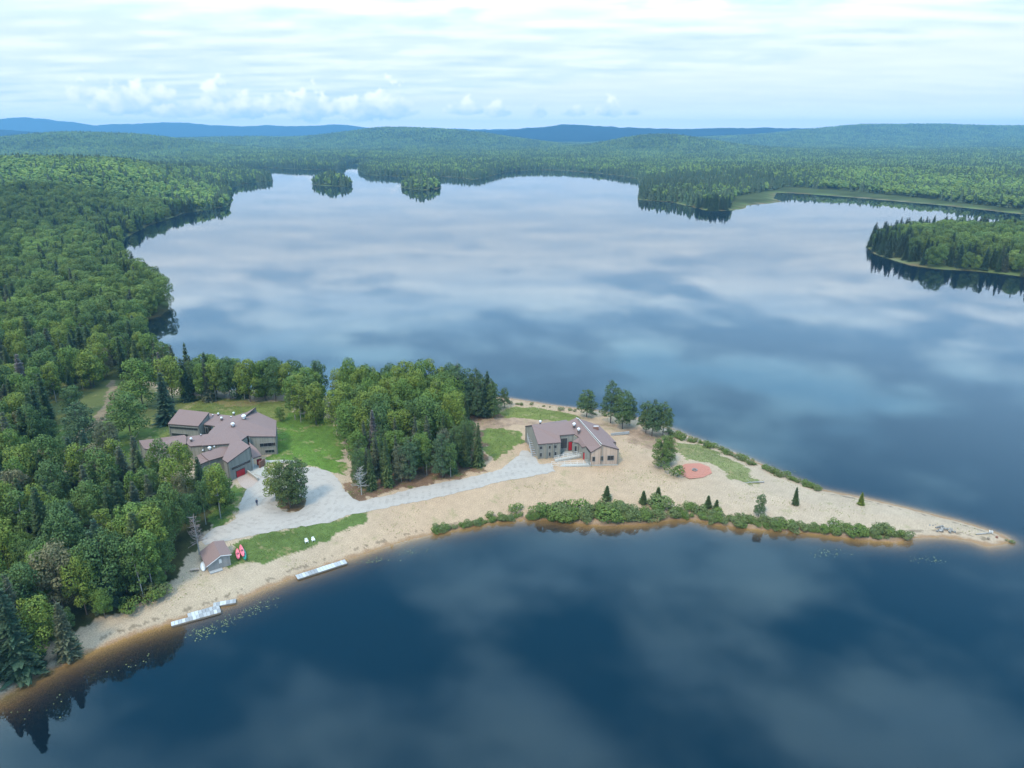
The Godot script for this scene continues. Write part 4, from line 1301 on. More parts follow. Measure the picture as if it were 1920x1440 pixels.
func garden_chair(p: Vector2, label: String, group: String, turn: float) -> void:
	var t := thing("garden_chair", Vector3(p.x, ground(p.x, p.y), p.y), label, "chair", group)
	t.rotation.y = turn
	t.scale = Vector3.ONE * 0.9
	for i in 5:
		var b := MB.new()
		b.box(Vector3(-0.24 + 0.12 * i, 0.38, 0.05), Vector3(0.052, 0, 0), Vector3(0, 0.015, 0), Vector3(0, 0.05, 0.28))
		part(t, "seat_slat", b.mesh(), M.white)
		var q := MB.new()
		var h := 0.38 - 0.03 * absf(i - 2)
		q.box(Vector3(-0.26 + 0.13 * i, 0.34 + h, -0.42), Vector3(0.055, 0, 0), Vector3(0.02 * (i - 2), h, -0.15), Vector3(0, 0.01, 0.015))
		part(t, "back_slat", q.mesh(), M.white)
	for s in [-1.0, 1.0]:
		var b := MB.new()
		b.box(Vector3(0.36 * s, 0.58, 0.0), Vector3(0.07, 0, 0), Vector3(0, 0.015, 0), Vector3(0, 0, 0.38))
		part(t, "armrest", b.mesh(), M.white)
		for z in [0.32, -0.3]:
			var l := MB.new()
			l.box(Vector3(0.33 * s, 0.28, z), Vector3(0.03, 0, 0), Vector3(0, 0.28, 0), Vector3(0, 0, 0.05))
			part(t, "leg", l.mesh(), M.white)

func make_spit_things() -> void:
	# heap of driftwood and stones
	rng.seed = 17
	var p := pts([103.86,-149.75,112.23,-147.60,114.34,-148.45,111.94,-145.64,114.40,-146.35,65.46,-172.19])
	var heap := thing("stone_heap", Vector3(p[0].x, ground(p[0].x, p[0].y), p[0].y), "heap of grey stones and driftwood on the narrow sand spit", "stones")
	for i in 34:
		var b := MB.new()
		var o := Vector3(rng.randfn() * 1.1, 0.0, rng.randfn() * 0.9)
		o.y = maxf(0.08, 0.5 - o.length() * 0.22)
		var x := rdir() * rnd(0.14, 0.32)
		var y := x.cross(rdir()).normalized() * rnd(0.12, 0.24)
		b.box(o, x, y, x.cross(y).normalized() * rnd(0.1, 0.22))
		part(heap, "stone", b.mesh(), M.stone if i % 3 else M.deadwood)
	garden_chair(p[2], "white garden chair standing near the tip of the spit", "", 2.6)
	var log_ := thing("driftwood_log", Vector3(p[1].x, ground(p[1].x, p[1].y) + 0.15, p[1].y), "bleached driftwood log beside the white chair on the spit tip", "log")
	var b2 := MB.new()
	b2.tube(Vector3(-2.2, 0, 0.3), Vector3(0, 0.05, 0), 0.12, 0.17); b2.tube(Vector3(0, 0.05, 0), Vector3(2.0, 0.1, -0.3), 0.17, 0.1); b2.tube(Vector3(0.4, 0.1, 0), Vector3(1.0, 0.7, 0.4), 0.07, 0.03)
	part(log_, "stem", b2.mesh(), M.deadwood)
	for i in 2:
		var q: Vector2 = p[3 + i]
		var st := thing("log_seat", Vector3(q.x, ground(q.x, q.y), q.y), ["brown upright log seat with darker rim near the spit tip", "reddish brown log seat closest to the grass at the spit tip"][i], "log seat")
		var l := MB.new()
		l.lathe(Vector3.ZERO, [Vector2(0.3, -0.1), Vector2(0.28, 0.4), Vector2(0.24, 0.45), Vector2(0.0, 0.45)], 9)
		part(st, "stem", l.mesh(), M.brick if i else M.wood)
	var d := thing("driftwood_log", Vector3(p[5].x, ground(p[5].x, p[5].y) + 0.12, p[5].y), "white bleached tree trunk lying below the spit grass slope", "log")
	var b3 := MB.new()
	b3.tube(Vector3(-3.0, 0, 0.5), Vector3(0, 0.05, 0), 0.10, 0.16); b3.tube(Vector3(0, 0.05, 0), Vector3(2.6, 0, -0.2), 0.16, 0.2); b3.tube(Vector3(-1.0, 0.05, 0.2), Vector3(-2.0, 0.5, -0.5), 0.07, 0.03)
	part(d, "stem", b3.mesh(), M.deadwood)

func make_person() -> void:
	# a standing walker in dark clothes, one smooth skin over a skeleton of tapered bones
	var p := pts([-63.97,-158.30])
	var at := Vector3(p[0].x, ground(p[0].x, p[0].y) + 0.06, p[0].y)
	var bones := [[Vector3(0, 0.95, 0), Vector3(0, 1.38, 0), 0.15, 0.17], [Vector3(-0.13, 1.38, 0), Vector3(0.13, 1.38, 0), 0.1, 0.1], [Vector3(0, 1.42, 0), Vector3(0, 1.55, 0.01), 0.06, 0.06]]
	for s in [-1.0, 1.0]:
		var f: float = 0.16 * s
		bones.append([Vector3(0.09 * s, 0.93, 0), Vector3(0.1 * s, 0.5, f * 0.6 + 0.04), 0.1, 0.07])
		bones.append([Vector3(0.1 * s, 0.5, f * 0.6 + 0.04), Vector3(0.1 * s, 0.08, f), 0.07, 0.05])
		bones.append([Vector3(0.1 * s, 0.05, f - 0.03), Vector3(0.11 * s, 0.04, f + 0.16), 0.05, 0.04])
		bones.append([Vector3(0.2 * s, 1.4, 0), Vector3(0.26 * s, 1.12, -f * 0.4), 0.065, 0.05])
		bones.append([Vector3(0.26 * s, 1.12, -f * 0.4), Vector3(0.24 * s, 0.87, -f * 0.4 + 0.08), 0.05, 0.035])
	var t := thing("person", at, "person in dark clothing walking across the gravel turning area", "person")
	t.rotation.y = 0.6
	part(t, "body", blob(bones, 0.035, 0.05), M.navy)
	var head := [[Vector3(0, 1.63, 0.01), Vector3(0, 1.69, 0.0), 0.085, 0.095], [Vector3(0, 1.63, 0.09), Vector3(0, 1.61, 0.105), 0.018, 0.018]]
	for s in [-1.0, 1.0]:
		head.append([Vector3(0.095 * s, 1.66, 0), Vector3(0.1 * s, 1.63, 0), 0.02, 0.015])
		var w := Vector3(0.24 * s, 0.86, -0.16 * s * 0.4 + 0.09)
		head.append([w, w + Vector3(0, -0.08, 0.02), 0.035, 0.035])
		for i in 4: head.append([w + Vector3(0, -0.08, -0.015 + 0.018 * i), w + Vector3(0, -0.16 + 0.01 * absf(i - 1.5), 0.0 + 0.018 * i), 0.01, 0.008])
		head.append([w + Vector3(0, -0.04, 0.03), w + Vector3(0, -0.1, 0.065), 0.011, 0.009])
	part(t, "skin", blob(head, 0.02, 0.012), M.skin)
	var hair := [[Vector3(0, 1.71, -0.02), Vector3(0, 1.67, -0.04), 0.095, 0.085]]
	part(t, "hair", blob(hair, 0.025, 0.02), M.dark)

# surface nets over tapered capsules joined by a smooth minimum
func blob(bones: Array, cell: float, k: float) -> ArrayMesh:
	var lo := Vector3.INF
	var hi := -Vector3.INF
	for b in bones:
		var r: float = maxf(b[2], b[3]) + cell * 2.0
		for e in [b[0], b[1]]:
			lo = lo.min(e - Vector3.ONE * r); hi = hi.max(e + Vector3.ONE * r)
	var n := Vector3i(((hi - lo) / cell).ceil()) + Vector3i.ONE
	var val := PackedFloat32Array()
	val.resize(n.x * n.y * n.z)
	for z in n.z:
		for y in n.y:
			for x in n.x:
				var p := lo + Vector3(x, y, z) * cell
				var d := 1e3
				for b in bones:
					var a: Vector3 = b[0]
					var e: Vector3 = b[1] - a
					var t := clampf((p - a).dot(e) / (e.length_squared() + 1e-9), 0.0, 1.0)
					var q := p.distance_to(a + e * t) - lerpf(b[2], b[3], t)
					var h := maxf(k - absf(d - q), 0.0) / k
					d = minf(d, q) - h * h * k * 0.25
				val[(z * n.y + y) * n.x + x] = d
	var id := {}
	var vs := PackedVector3Array()
	var st := [1, n.x, n.x * n.y]
	for z in n.z - 1:
		for y in n.y - 1:
			for x in n.x - 1:
				var c := (z * n.y + y) * n.x + x
				var s := Vector3.ZERO
				var m := 0
				for ed in [[0, 0, 0, 0], [0, 1, 0, 0], [0, 0, 1, 0], [0, 1, 1, 0], [1, 0, 0, 0], [1, 1, 0, 0], [1, 0, 1, 0], [1, 1, 1, 0], [2, 0, 0, 0], [2, 1, 0, 0], [2, 0, 1, 0], [2, 1, 1, 0]]:
					var ax: int = ed[0]
					var o := Vector3i.ZERO
					o[(ax + 1) % 3] = ed[1]; o[(ax + 2) % 3] = ed[2]
					var i: int = c + o.x * st[0] + o.y * st[1] + o.z * st[2]
					var va := val[i]
					var vb := val[i + st[ax]]
					if (va < 0.0) != (vb < 0.0):
						var q := Vector3(o)
						q[ax] += va / (va - vb)
						s += q; m += 1
				if m:
					id[c] = vs.size()
					vs.append(lo + (Vector3(x, y, z) + s / m) * cell)
	var stl := SurfaceTool.new()
	stl.begin(Mesh.PRIMITIVE_TRIANGLES)
	stl.set_smooth_group(0)
	for z in range(1, n.z - 1):
		for y in range(1, n.y - 1):
			for x in range(1, n.x - 1):
				var c := (z * n.y + y) * n.x + x
				for ax in 3:
					var va := val[c]
					var vb := val[c + st[ax]]
					if (va < 0.0) == (vb < 0.0): continue
					var u: int = st[(ax + 1) % 3]
					var w: int = st[(ax + 2) % 3]
					var q := [id[c], id[c - u], id[c - u - w], id[c - w]]
					if va < 0.0: q.reverse()
					for i in [0, 1, 2, 0, 2, 3]: stl.add_vertex(vs[q[i]])
	stl.index()
	stl.generate_normals()
	return stl.commit()

func make_near_trees() -> void:
	rng.seed = 555
	var one := func(kind: String, p: Array, h: float, mat: String, label: String, wide := 1.0, variant := -1, group := "") -> void:
		tree(kind, p[0], p[1], h, mat, label, group, wide, variant)
	# the turning circle
	one.call("pine", [-55.52,-157.71], 13.5, "needle2", "full dark green pine standing on the turning circle island", 0.85, 0)
	one.call("pine", [-53.85,-159.85], 13.0, "pine0", "second dense conifer behind the pine on the turning circle island", 0.85, 1)
	one.call("broadleaf", [-59.80,-160.78], 11.0, "leaf2", "yellow-green leafy tree leaning out from the turning circle island", 1.0, 1)
	one.call("broadleaf", [-75.41,-214.09], 5.0, "leaf0", "small round tree alone on the lawn edge near the building", 1.1, 2)
	# the clearing beside the building
	one.call("pine", [-126.36,-191.34], 15.0, "pine1", "broad blue-green pine standing alone in the grassy clearing", 1.25, 2)
	one.call("pine", [-116.52,-187.62], 12.0, "needle3", "dull grey-green conifer beside the blue-green pine in the clearing", 0.95, 0)
	one.call("broadleaf", [-116.42,-199.64], 15.0, "leaf1", "large dark broadleaf tree between clearing and shingle-roofed building", 1.25, 0)
	one.call("spruce", [-111.37,-212.79], 17.0, "needle1", "tall broad spruce behind the building's rear wing", 1.4, 1)
	one.call("broadleaf", [-125.91,-226.20], 17.0, "leaf0", "tall bright broadleaf tree behind the tall broad spruce", 1.2, 3)
	one.call("broadleaf", [-118.20,-232.02], 17.0, "leaf2", "yellow-green broadleaf tree at the corner of the back lawn", 1.0, 2)
	one.call("broadleaf", [-145.03,-219.11], 10.0, "leaf3", "low rounded dark tree beside the sandy trail", 1.3, 1)
	one.call("broadleaf", [-154.47,-246.10], 14.0, "leaf2", "pale green spreading tree at the head of the sandy trail", 1.2, 3)
	one.call("broadleaf", [-137.58,-193.23], 9.0, "leaf3", "dark compact rounded tree at the clearing's wooded edge", 1.3, 2)
	one.call("broadleaf", [-148.71,-206.68], 9.0, "leaf1", "mid green rounded tree behind the compact dark one", 1.2, 0)
	# pines on the rear shore behind the lodge
	var rp := [[24.90,-220.11], [32.19,-214.73], [35.22,-209.35], [38.25,-213.32], [42.18,-206.30], [43.54,-203.71], [47.38,-205.31]]
	var rh := [10.0, 15.0, 13.5, 10.5, 11.0, 12.5, 11.5]
	for i in 7: one.call("red_pine", rp[i], rh[i], "pine%d" % (i % 2) if i else "pine0", "full round pine standing alone on the shore behind the lodge" if i == 0 else "pine in the row on the shore behind the lodge", 0.9 if i else 1.2, -1, "" if i == 0 else "pines in the row behind the lodge")
	one.call("pine", [41.75,-180.54], 10.0, "pine2", "open irregular pine on the sand beside the red paving", 0.95, 0)
	one.call("pine", [44.28,-183.34], 9.0, "pine2", "smaller pine just behind the open one near the red paving", 0.9, 2)
	one.call("shrub", [44.15,-175.63], 4.4, "pine2", "young bushy conifer at the rim of the red paving", 0.8, 1)
	one.call("spruce", [72.00,-160.46], 5.0, "needle2", "lone small dark spruce on the open spit sand", 1.3, 2)
	one.call("spruce", [89.13,-161.27], 3.6, "yellow", "lone small yellow-green conifer near the spit's outer edge", 1.6, 1)
	one.call("broadleaf", [61.13,-155.62], 6.0, "leaf3", "upright bushy tree rising above the shore thicket", 0.9, 1)
	for q in [[[37.16,-161.78], "small dark pine furthest along the sand edge of the shore thicket", 4.8], [[24.33,-163.10], "small dark pine at the back of the tallest thicket shrubs", 4.2], [[33.58,-161.63], "tiny pointed pine between two larger ones above the thicket", 3.8], [[49.63,-159.77], "small blue-green conifer poking out of the thicket", 3.6], [[51.32,-158.49], "small green conifer beside the blue-green one in the thicket", 3.2]]:
		one.call("spruce", q[0], q[2], "needle2", q[1], 2.4, 3)
	one.call("red_pine", [-2.57,-228.51], 7.5, "pine0", "lone pine at the grassy bank between grove and lodge", 1.0, 1)
	# grey birch without leaves next to the shed, silver dead spruce in the grove
	var g0: Array = [-69.60,-136.85]
	var dead := thing("bare_birch", Vector3(g0[0], ground(g0[0], g0[1]), g0[1]), "thin grey nearly leafless birch beside the boat shed", "tree")
	part(dead, "trunk", trunk_mesh(10, 0.15, 0.95, 6), M.birch)
	part(dead, "limbs", bare_limbs(10, 2.6, 70), M.twig)
	var g1: Array = [-38.67,-182.64]
	var snag := thing("dead_spruce", Vector3(g1[0], ground(g1[0], g1[1]), g1[1]), "silver-grey dead spruce among the green grove trees", "tree")
	part(snag, "trunk", trunk_mesh(16, 0.2, 0.95, 0), M.deadwood)
	part(snag, "crown", spruce_crown(16, 2.0, 0.35, 0.3), M.grey_leaf)
	var g2: Array = [-38.97,-164.36]
	var bw := thing("bare_tree", Vector3(g2[0], ground(g2[0], g2[1]), g2[1]), "pale bare-branched tree at the grove corner by the road", "tree")
	part(bw, "trunk", trunk_mesh(8, 0.15, 0.9, 6), M.birch)
	part(bw, "limbs", bare_limbs(8, 3.2, 45), M.birch)
	# the edge of the beach wood: tall crowns reaching down to low growth
	var edge_kinds := [["broadleaf", ["leaf0", "leaf1", "leaf3", "leaf2"], 14.0, 17.5, 0.85], ["birch", ["leaf0", "leaf1"], 13.0, 17.0, 1.0], ["spruce", ["needle0", "needle3"], 14.0, 18.0, 0.9], ["broadleaf", ["leaf0", "leaf3"], 12.0, 16.0, 0.8]]
	grove(pts([-90.26,-101.57,-88.16,-107.18,-84.86,-113.29,-79.82,-117.21,-74.60,-121.58,-72.80,-125.94,-74.91,-129.36,-79.24,-124.46,-84.82,-118.74,-88.91,-113.30,-93.74,-106.88]), 4.7, edge_kinds, "along the beach edge of the wood", "along the beach edge of the wood")
	grove(pts([-88.92,-99.51,-86.95,-105.19,-83.63,-111.11,-78.72,-115.07,-73.54,-119.32,-71.17,-124.03,-72.18,-125.30,-79.45,-116.49,-84.39,-112.46,-89.96,-101.10]), 2.6, [["broadleaf", ["leaf0", "leaf1", "leaf3"], 4.0, 7.5, 1.0], ["shrub", ["shrub0", "shrub1"], 2.0, 3.4, 1.2]], "at the sandy foot of the beach wood", "at the sandy foot of the beach wood")
	# groves
	var conif := [["spruce", ["needle2", "needle3"], 10.0, 15.0, 0.85], ["birch", ["leaf1", "leaf3", "leaf0"], 9.0, 13.0, 1.0], ["pine", ["pine0", "pine1", "needle3"], 9.0, 13.5, 0.75], ["spruce", ["needle0", "needle2", "needle3"], 11.0, 15.5, 0.75], ["broadleaf", ["leaf0", "leaf3"], 8.0, 12.0, 0.85]]
	var mixed := [["broadleaf", ["leaf0", "leaf1", "leaf2"], 12.0, 15.5, 0.95], ["birch", ["leaf0", "leaf2"], 12.0, 15.5, 1.0], ["broadleaf", ["leaf0", "leaf3"], 12.0, 15.0, 0.9], ["spruce", ["needle0", "needle2"], 12.0, 16.0, 1.0]]
	var leafyk := [["broadleaf", ["leaf0", "leaf1", "leaf2"], 10.0, 17.0, 0.95], ["broadleaf", ["leaf0", "leaf2", "leaf3"], 11.0, 16.0, 0.85], ["birch", ["leaf0", "leaf2"], 10.0, 17.0, 1.0], ["broadleaf", ["leaf0", "leaf2"], 12.0, 17.5, 0.75]]
	grove(pts([-42.30,-165.08,-37.33,-164.42,-33.81,-168.14,-24.50,-172.72,-14.58,-175.03,-8.62,-179.16,-9.34,-189.20,-20.17,-188.39,-33.67,-185.44,-44.80,-180.23]), 3.6, conif, "at the road side of the grove", "at the road side of the grove")
	grove(pts([-48.93,-185.29,-20.17,-188.39,-12.56,-190.98,-15.30,-209.39,-19.80,-223.35,-36.49,-226.77,-57.26,-221.85,-55.77,-209.42]), 4.6, leafyk, "in the middle of the grove", "inside the grove")
	grove(pts([-57.64,-223.50,-36.66,-227.94,-19.89,-224.46,-19.83,-235.58,-38.20,-238.55,-60.54,-236.02]), 4.4, leafyk, "on the lake side of the grove", "on the lake side of the grove")
	grove(pts([-17.34,-209.37,-12.14,-214.15,-4.41,-218.36,-6.52,-231.99,-17.94,-235.58]), 3.1, [["pine", ["pine0", "pine1"], 9.0, 14.0, 0.8], ["spruce", ["needle0", "needle1", "needle2"], 8.0, 14.5, 1.1]], "at the lodge end of the grove", "at the lodge end of the grove")
	one.call("pine", [-17.41,-220.13], 18.0, "pine1", "tallest blue-green pine rising over the grove's lake side", 1.0, 2)
	grove(pts([-71.16,-213.18,-64.62,-209.45,-60.44,-211.77,-61.89,-224.67,-68.09,-235.96,-74.92,-233.48]), 3.9, mixed, "in the small clump beside the green lawn", "in the clump beside the lawn")
	grove(pts([-115.85,-235.12,-105.11,-234.16,-91.06,-231.52,-77.85,-232.04,-81.39,-242.39,-100.04,-245.74,-113.40,-247.27,-120.30,-245.12]), 4.1, mixed, "in the back lawn row by the lake", "in the row behind the back lawn")
	one.call("spruce", [-113.82,-233.93], 15.5, "needle1", "sharp dark spruce at the end of the back lawn row", 0.95, 0)
	one.call("spruce", [-106.41,-234.12], 15.5, "needle3", "sharp grey-green spruce rising over the back lawn row", 0.95, 1)
	tufts("beach_weeds", 4200, Color(0.22, 0.27, 0.08), Color(0.38, 0.34, 0.18), 0.2, false, "sparse weeds and dry grass tufts scattered over the sand", "weeds")
	tufts("lawn_grass", 12000, Color(0.11, 0.20, 0.04), Color(0.20, 0.25, 0.07), 0.17, true, "short tufts of grass on the lawns around the building", "grass")
	# shrubs along the two shores of the spit
	var thicket := func(line: PackedVector2Array, count: int, lo: float, hi: float, spread: float, label: String, group: String) -> void:
		for i in count:
			var f := (i + rnd(0, 0.9)) / count * (line.size() - 1)
			var p := line[int(f)].lerp(line[int(f) + 1], f - int(f)) + Vector2(rng.randfn(), rng.randfn()) * spread
			if sd(p.x, p.y) < 0.3: p += (line[int(f)] - p) * 0.5
			if sd(p.x, p.y) < 0.15: continue
			tree("shrub", p.x, p.y, rnd(lo, hi), pick(["shrub0", "shrub1"]), label, group, rnd(1.0, 1.35))
	thicket.call(pts([-18.58,-149.53,-11.68,-151.80,-3.96,-154.84,3.99,-156.14,10.62,-156.08]), 66, 0.8, 1.8, 0.7, "shrub in the thin fringe along the inner beach", "shrubs along the inner beach")
	thicket.call(pts([9.32,-156.52,15.90,-155.76,22.55,-155.97,30.52,-156.08,38.71,-157.14]), 58, 1.5, 3.9, 1.9, "rounded shrub in the dense lakeside thicket before the lodge", "shrubs in the dense lakeside thicket")
	thicket.call(pts([39.35,-156.96,46.87,-157.75,52.63,-154.46,61.12,-152.26,68.42,-150.88,76.78,-149.32,83.57,-147.41,92.05,-146.64]), 120, 0.8, 2.4, 1.2, "shrub in the belt along the spit's inner shore", "shrubs along the spit's inner shore")
	thicket.call(pts([86.41,-148.11,91.03,-147.15]), 7, 2.0, 2.8, 0.8, "rounded shrub at the outer end of the inner shore belt", "shrubs at the end of the shore belt")
	thicket.call(pts([49.61,-206.27,54.38,-201.50,61.43,-196.96,67.89,-186.63,76.23,-175.70,82.48,-169.45]), 56, 0.9, 2.2, 0.9, "shrub in the hedge-like fringe of the spit's lake side", "shrubs along the spit's lake side")
	thicket.call(pts([-3.74,-232.83,7.46,-232.26,21.86,-226.02,32.31,-222.26,41.85,-215.06,49.04,-207.60]), 22, 0.6, 1.6, 0.5, "shrub on the bank behind the lodge", "shrubs on the bank behind the lodge")
	one.call("shrub", [0.81,-158.60], 1.9, "shrub0", "single round shrub standing apart on the sand above the fringe", 1.6, 0)
	# the last tuft of reeds off the tip
	one.call("shrub", [116.61,-145.01], 0.9, "shrub1", "tuft of green growth at the very tip of the spit", 1.4, 1)

# low tufts of blades: on the sand in loose drifts, or thickly on the grassy outlines
func tufts(called: String, count: int, ca: Color, cb: Color, size: float, on_grass: bool, label: String, category: String) -> void:
	var r := RandomNumberGenerator.new()
	r.seed = count
	var b := MB.new()
	for i in 7:
		var a := TAU * i / 7.0 + r.randf_range(-0.3, 0.3)
		var d := Vector3(cos(a), 0, sin(a))
		var t := Vector3(-d.z, 0, d.x) * 0.16
		b.tri(d * 0.1 - t, d * 0.1 + t, d * r.randf_range(0.5, 1.0) + Vector3.UP * r.randf_range(0.5, 1.1))
	var n2 := FastNoiseLite.new()
	n2.seed = 63; n2.frequency = 0.06; n2.fractal_octaves = 3
	var at := PackedVector3Array()
	var tries := 0
	while at.size() < count and tries < count * 14:
		tries += 1
		var p := Vector2(r.randf_range(-110.0, 128.0), r.randf_range(-250.0, -96.0))
		var s := sd(p.x, p.y)
		if s < 2.5: continue
		if Geometry2D.is_point_in_polygon(p, road_line): continue
		var inside := false
		for g in grass_lines:
			if Geometry2D.is_point_in_polygon(p, g): inside = true; break
		if inside != on_grass: continue
		if not on_grass and (p.x < -70.0 or n2.get_noise_2d(p.x, p.y) + r.randf_range(-0.3, 0.3) < 0.24): continue
		at.append(Vector3(p.x, ground(p.x, p.y), p.y))
	var mm := MultiMesh.new()
	mm.transform_format = MultiMesh.TRANSFORM_3D
	mm.use_colors = true
	mm.mesh = b.mesh()
	mm.instance_count = at.size()
	for i in at.size():
		var k := size * r.randf_range(0.5, 1.5)
		mm.set_instance_transform(i, Transform3D(Basis(Vector3.UP, r.randf() * TAU).scaled(Vector3(k, k * r.randf_range(0.5, 1.2), k)), at[i]))
		var c := ca.lerp(cb, r.randf())
		c.a = 1.0
		mm.set_instance_color(i, c)
	var o := MultiMeshInstance3D.new()
	o.name = called; o.multimesh = mm; o.material_override = M.tinted
	o.set_meta("kind", "stuff")
	tag(o, label, category)
	add_child(o)

func make_forest() -> void:
	rng.seed = 808
	var clear := pts([-91.67,-103.72,-89.03,-108.59,-85.58,-114.56,-80.59,-118.69,-75.49,-123.47,-73.95,-127.27,-70.52,-128.33,-71.74,-135.77,-71.07,-144.68,-71.12,-148.61,-69.89,-153.78,-71.40,-160.31,-74.53,-162.47,-79.98,-164.11,-87.36,-165.19,-107.57,-169.27,-130.55,-174.24,-141.68,-182.25,-137.75,-187.97,-146.71,-208.89,-155.04,-225.44,-154.04,-237.87,-154.69,-253.66,-155.72,-263.15,-151.15,-262.31,-128.45,-243.89,-122.45,-249.97,-100.65,-247.38,-77.64,-242.77,-2.00,-250.60,60.71,-220.21,123.94,-151.47,116.42,-140.48,17.96,-149.56,-58.10,-114.76])
	var marsh := pts([337.1,-1102.1,477.7,-1291.4,535.7,-1229.4,593.9,-1102.1,636.6,-905.0,603.0,-855.7,539.5,-998.1,481.6,-1102.1,369.0,-990.3,287.13,-911.6,266.56,-905.0])
	var meadow := pts([-230.67,-2381.7,-111.06,-2381.7,-125.74,-2619.2,-240.23,-2619.2])
	var meadow2 := pts([-583.3,-2543.2,-469.5,-2518.8,-492.8,-2645.5,-606.5,-2645.5])
	var near_list := []
	var far_list := []
	var z := -70.0
	while z > -6400.0:
		var dist := -z
		var gap := 5.0 if dist < 200.0 else (6.3 if dist < 500.0 else (6.9 if dist < 1000.0 else (8.0 if dist < 2000.0 else 8.0 + (dist - 2000.0) * 0.0016)))
		var half := dist * 0.80 + 60.0
		var x := -half
		while x < half:
			var px := x + rnd(-0.42, 0.42) * gap
			var pz := z + rnd(-0.42, 0.42) * gap
			x += gap
			if pz > -600.0 and px > 20.0 and px < 200.0: continue
			var s := sd(px, pz)
			if s < 0.7: continue
			var p := Vector2(px, pz)
			if dist < 420.0 and Geometry2D.is_point_in_polygon(p, clear): continue
			if dist > 600.0 and (Geometry2D.is_point_in_polygon(p, marsh) or Geometry2D.is_point_in_polygon(p, meadow) or Geometry2D.is_point_in_polygon(p, meadow2)): continue
			# which kind grows here: conifers by the water and in drifts, broadleaf on the slopes
			var con := 0.20 + 0.45 * nz.get_noise_2d(px * 0.9, pz * 0.5)
			if s < 16.0 and dist > 450.0: con += 0.45
			if px > 180.0 and px < 480.0 and pz < -850.0 and pz > -1500.0: con += 0.5
			if dist > 1250.0 and px > -900.0: con += 0.22 * smoothstep(300.0, 60.0, s) + 0.1
			if px > 280.0 and pz > -720.0: con = 0.85 if s < 26.0 or pz < -660.0 else 0.10
			if dist < 300.0: con = 0.36 + 0.5 * nz.get_noise_2d(px * 3.0, pz * 3.0)
			var on_isle: bool = pz < -1200.0 and pz > -1560.0 and px > -400.0 and px < -110.0
			if on_isle: con = 0.7
			var e := [px, pz, rng.randf() < con, px * px + pz * pz, 0.85 + 0.022 * minf(s, 40.0) if on_isle else 1.0]
			if dist < 520.0: near_list.append(e)
			else: far_list.append(e)
		z -= gap
	near_list.sort_custom(func(a, b): return a[3] < b[3])
	var n_leaf := 0
	var n_con := 0
	var leaf_max: int = 300 - used.get("broadleaf_tree", 0) - 1
	var con_max: int = 300 - used.get("spruce_tree", 0) - 1
	for e in near_list:
		var seen: bool = absf(e[0]) < -e[1] * 0.76 + 12.0 and e[1] < -62.0
		var beach: bool = e[1] > -190.0 and e[0] > -160.0
		var hh := rnd(0.72, 1.2)
		if seen and e[2] and n_con < con_max:
			n_con += 1
			tree("spruce", e[0], e[1], 15.0 * hh, "grey_leaf" if rng.randf() < 0.03 else pick(["needle0", "needle1", "needle2", "needle3", "needle0"]), "pointed spruce in the wood above the sandy beach" if beach else "pointed spruce in the hillside forest beside the upper lake", "spruces in the beach wood" if beach else "spruces in the hillside forest", rnd(0.95, 1.3))
		elif seen and not e[2] and n_leaf < leaf_max:
			n_leaf += 1
			tree("birch" if rng.randf() < (0.5 if beach else 0.25) else "broadleaf", e[0], e[1], 13.5 * hh, "leaf4" if rng.randf() < 0.05 else pick(["leaf0", "leaf1", "leaf2", "leaf3"]), "rounded leafy tree in the wood above the sandy beach" if beach else "rounded leafy tree in the hillside forest beside the upper lake", "broadleaf trees in the beach wood" if beach else "broadleaf trees in the hillside forest", rnd(0.72, 0.98) if beach else rnd(0.82, 1.1))
		else:
			far_list.append(e)
	# the rest of the forest: too many to count, by kind and by how finely their leaves still show
	var meshes := {}
	for i in 3:
		meshes["mid_leaf%d" % i] = protos.broadleaf[i][1]
		meshes["mid_con%d" % i] = protos.spruce[i][1]
		meshes["far_leaf%d" % i] = far_broadleaf(13, rnd(8.0, 9.5))
		meshes["far_con%d" % i] = far_spruce(15, rnd(2.6, 3.3))
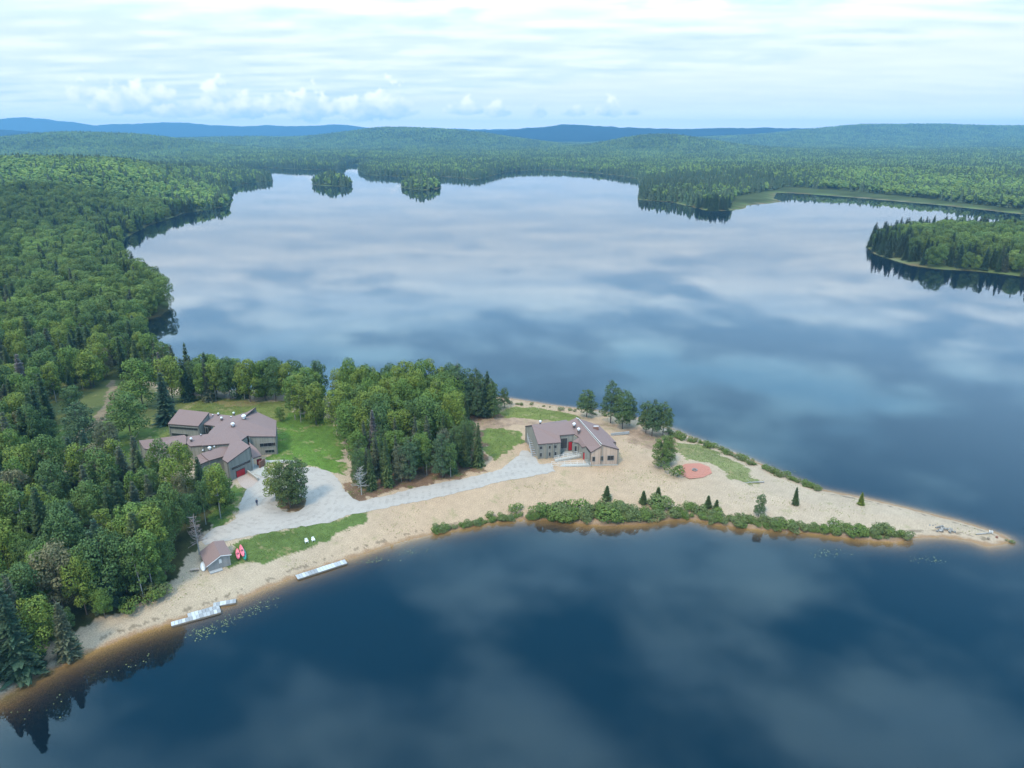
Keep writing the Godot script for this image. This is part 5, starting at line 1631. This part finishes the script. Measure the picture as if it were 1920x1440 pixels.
	var bins := {}
	for e in far_list:
		var d := sqrt(e[3])
		var key := "%s_%s%d" % ["mid" if d < 1000.0 else "far", "con" if e[2] else "leaf", rng.randi() % 3]
		if not bins.has(key): bins[key] = []
		bins[key].append(e)
	var total := 0
	for key in bins:
		var list: Array = bins[key]
		var mm := MultiMesh.new()
		mm.transform_format = MultiMesh.TRANSFORM_3D
		mm.use_colors = true
		mm.mesh = meshes[key]
		mm.instance_count = list.size()
		total += list.size()
		for i in list.size():
			var e: Array = list[i]
			var con: bool = e[2]
			var d := sqrt(e[3])
			var s := rnd(0.72, 1.2) * (1.0 + 0.00007 * maxf(0.0, d - 1800.0))
			s *= e[4]
			if con: s *= 1.06
			var wide := rnd(0.9, 1.25) * (1.15 if con else 1.0)
			mm.set_instance_transform(i, Transform3D(Basis(Vector3.UP, rnd(0, TAU)).scaled(Vector3(s * wide, s, s * wide)), Vector3(e[0], ground(e[0], e[1]) - 0.3, e[1])))
			var vv := 0.3 if d < 900.0 else 0.16
			var g := rnd(1.0 - vv, 1.0 + vv)
			var c := (Color(0.054, 0.092, 0.040) if con else Color(0.092, 0.152, 0.038)) * g
			g *= 1.0 + 0.45 * nz.get_noise_2d(e[0] * 0.35 + 900.0, e[1] * 0.22)
			c *= 1.0 + 0.45 * nz.get_noise_2d(e[0] * 0.35 + 900.0, e[1] * 0.22)
			c = c.lerp((Color(0.085, 0.115, 0.056) if con else Color(0.150, 0.205, 0.040)) * g, rng.randf())
			c.a = 1.0
			mm.set_instance_color(i, c)
		var o := MultiMeshInstance3D.new()
		var con2: bool = "con" in key
		o.name = numbered("spruce_forest" if con2 else "broadleaf_forest")
		o.multimesh = mm
		o.material_override = M.tinted
		o.set_meta("kind", "stuff")
		tag(o, ("dark spruces" if con2 else "leafy green broadleaf trees") + " massed in the " + ("nearer woods around the lake" if "mid" in key else "far woods behind the lake and on the hills"), "forest", "forest masses")
		add_child(o)
	print("forest ", total, " leaf ", n_leaf, " con ", n_con)
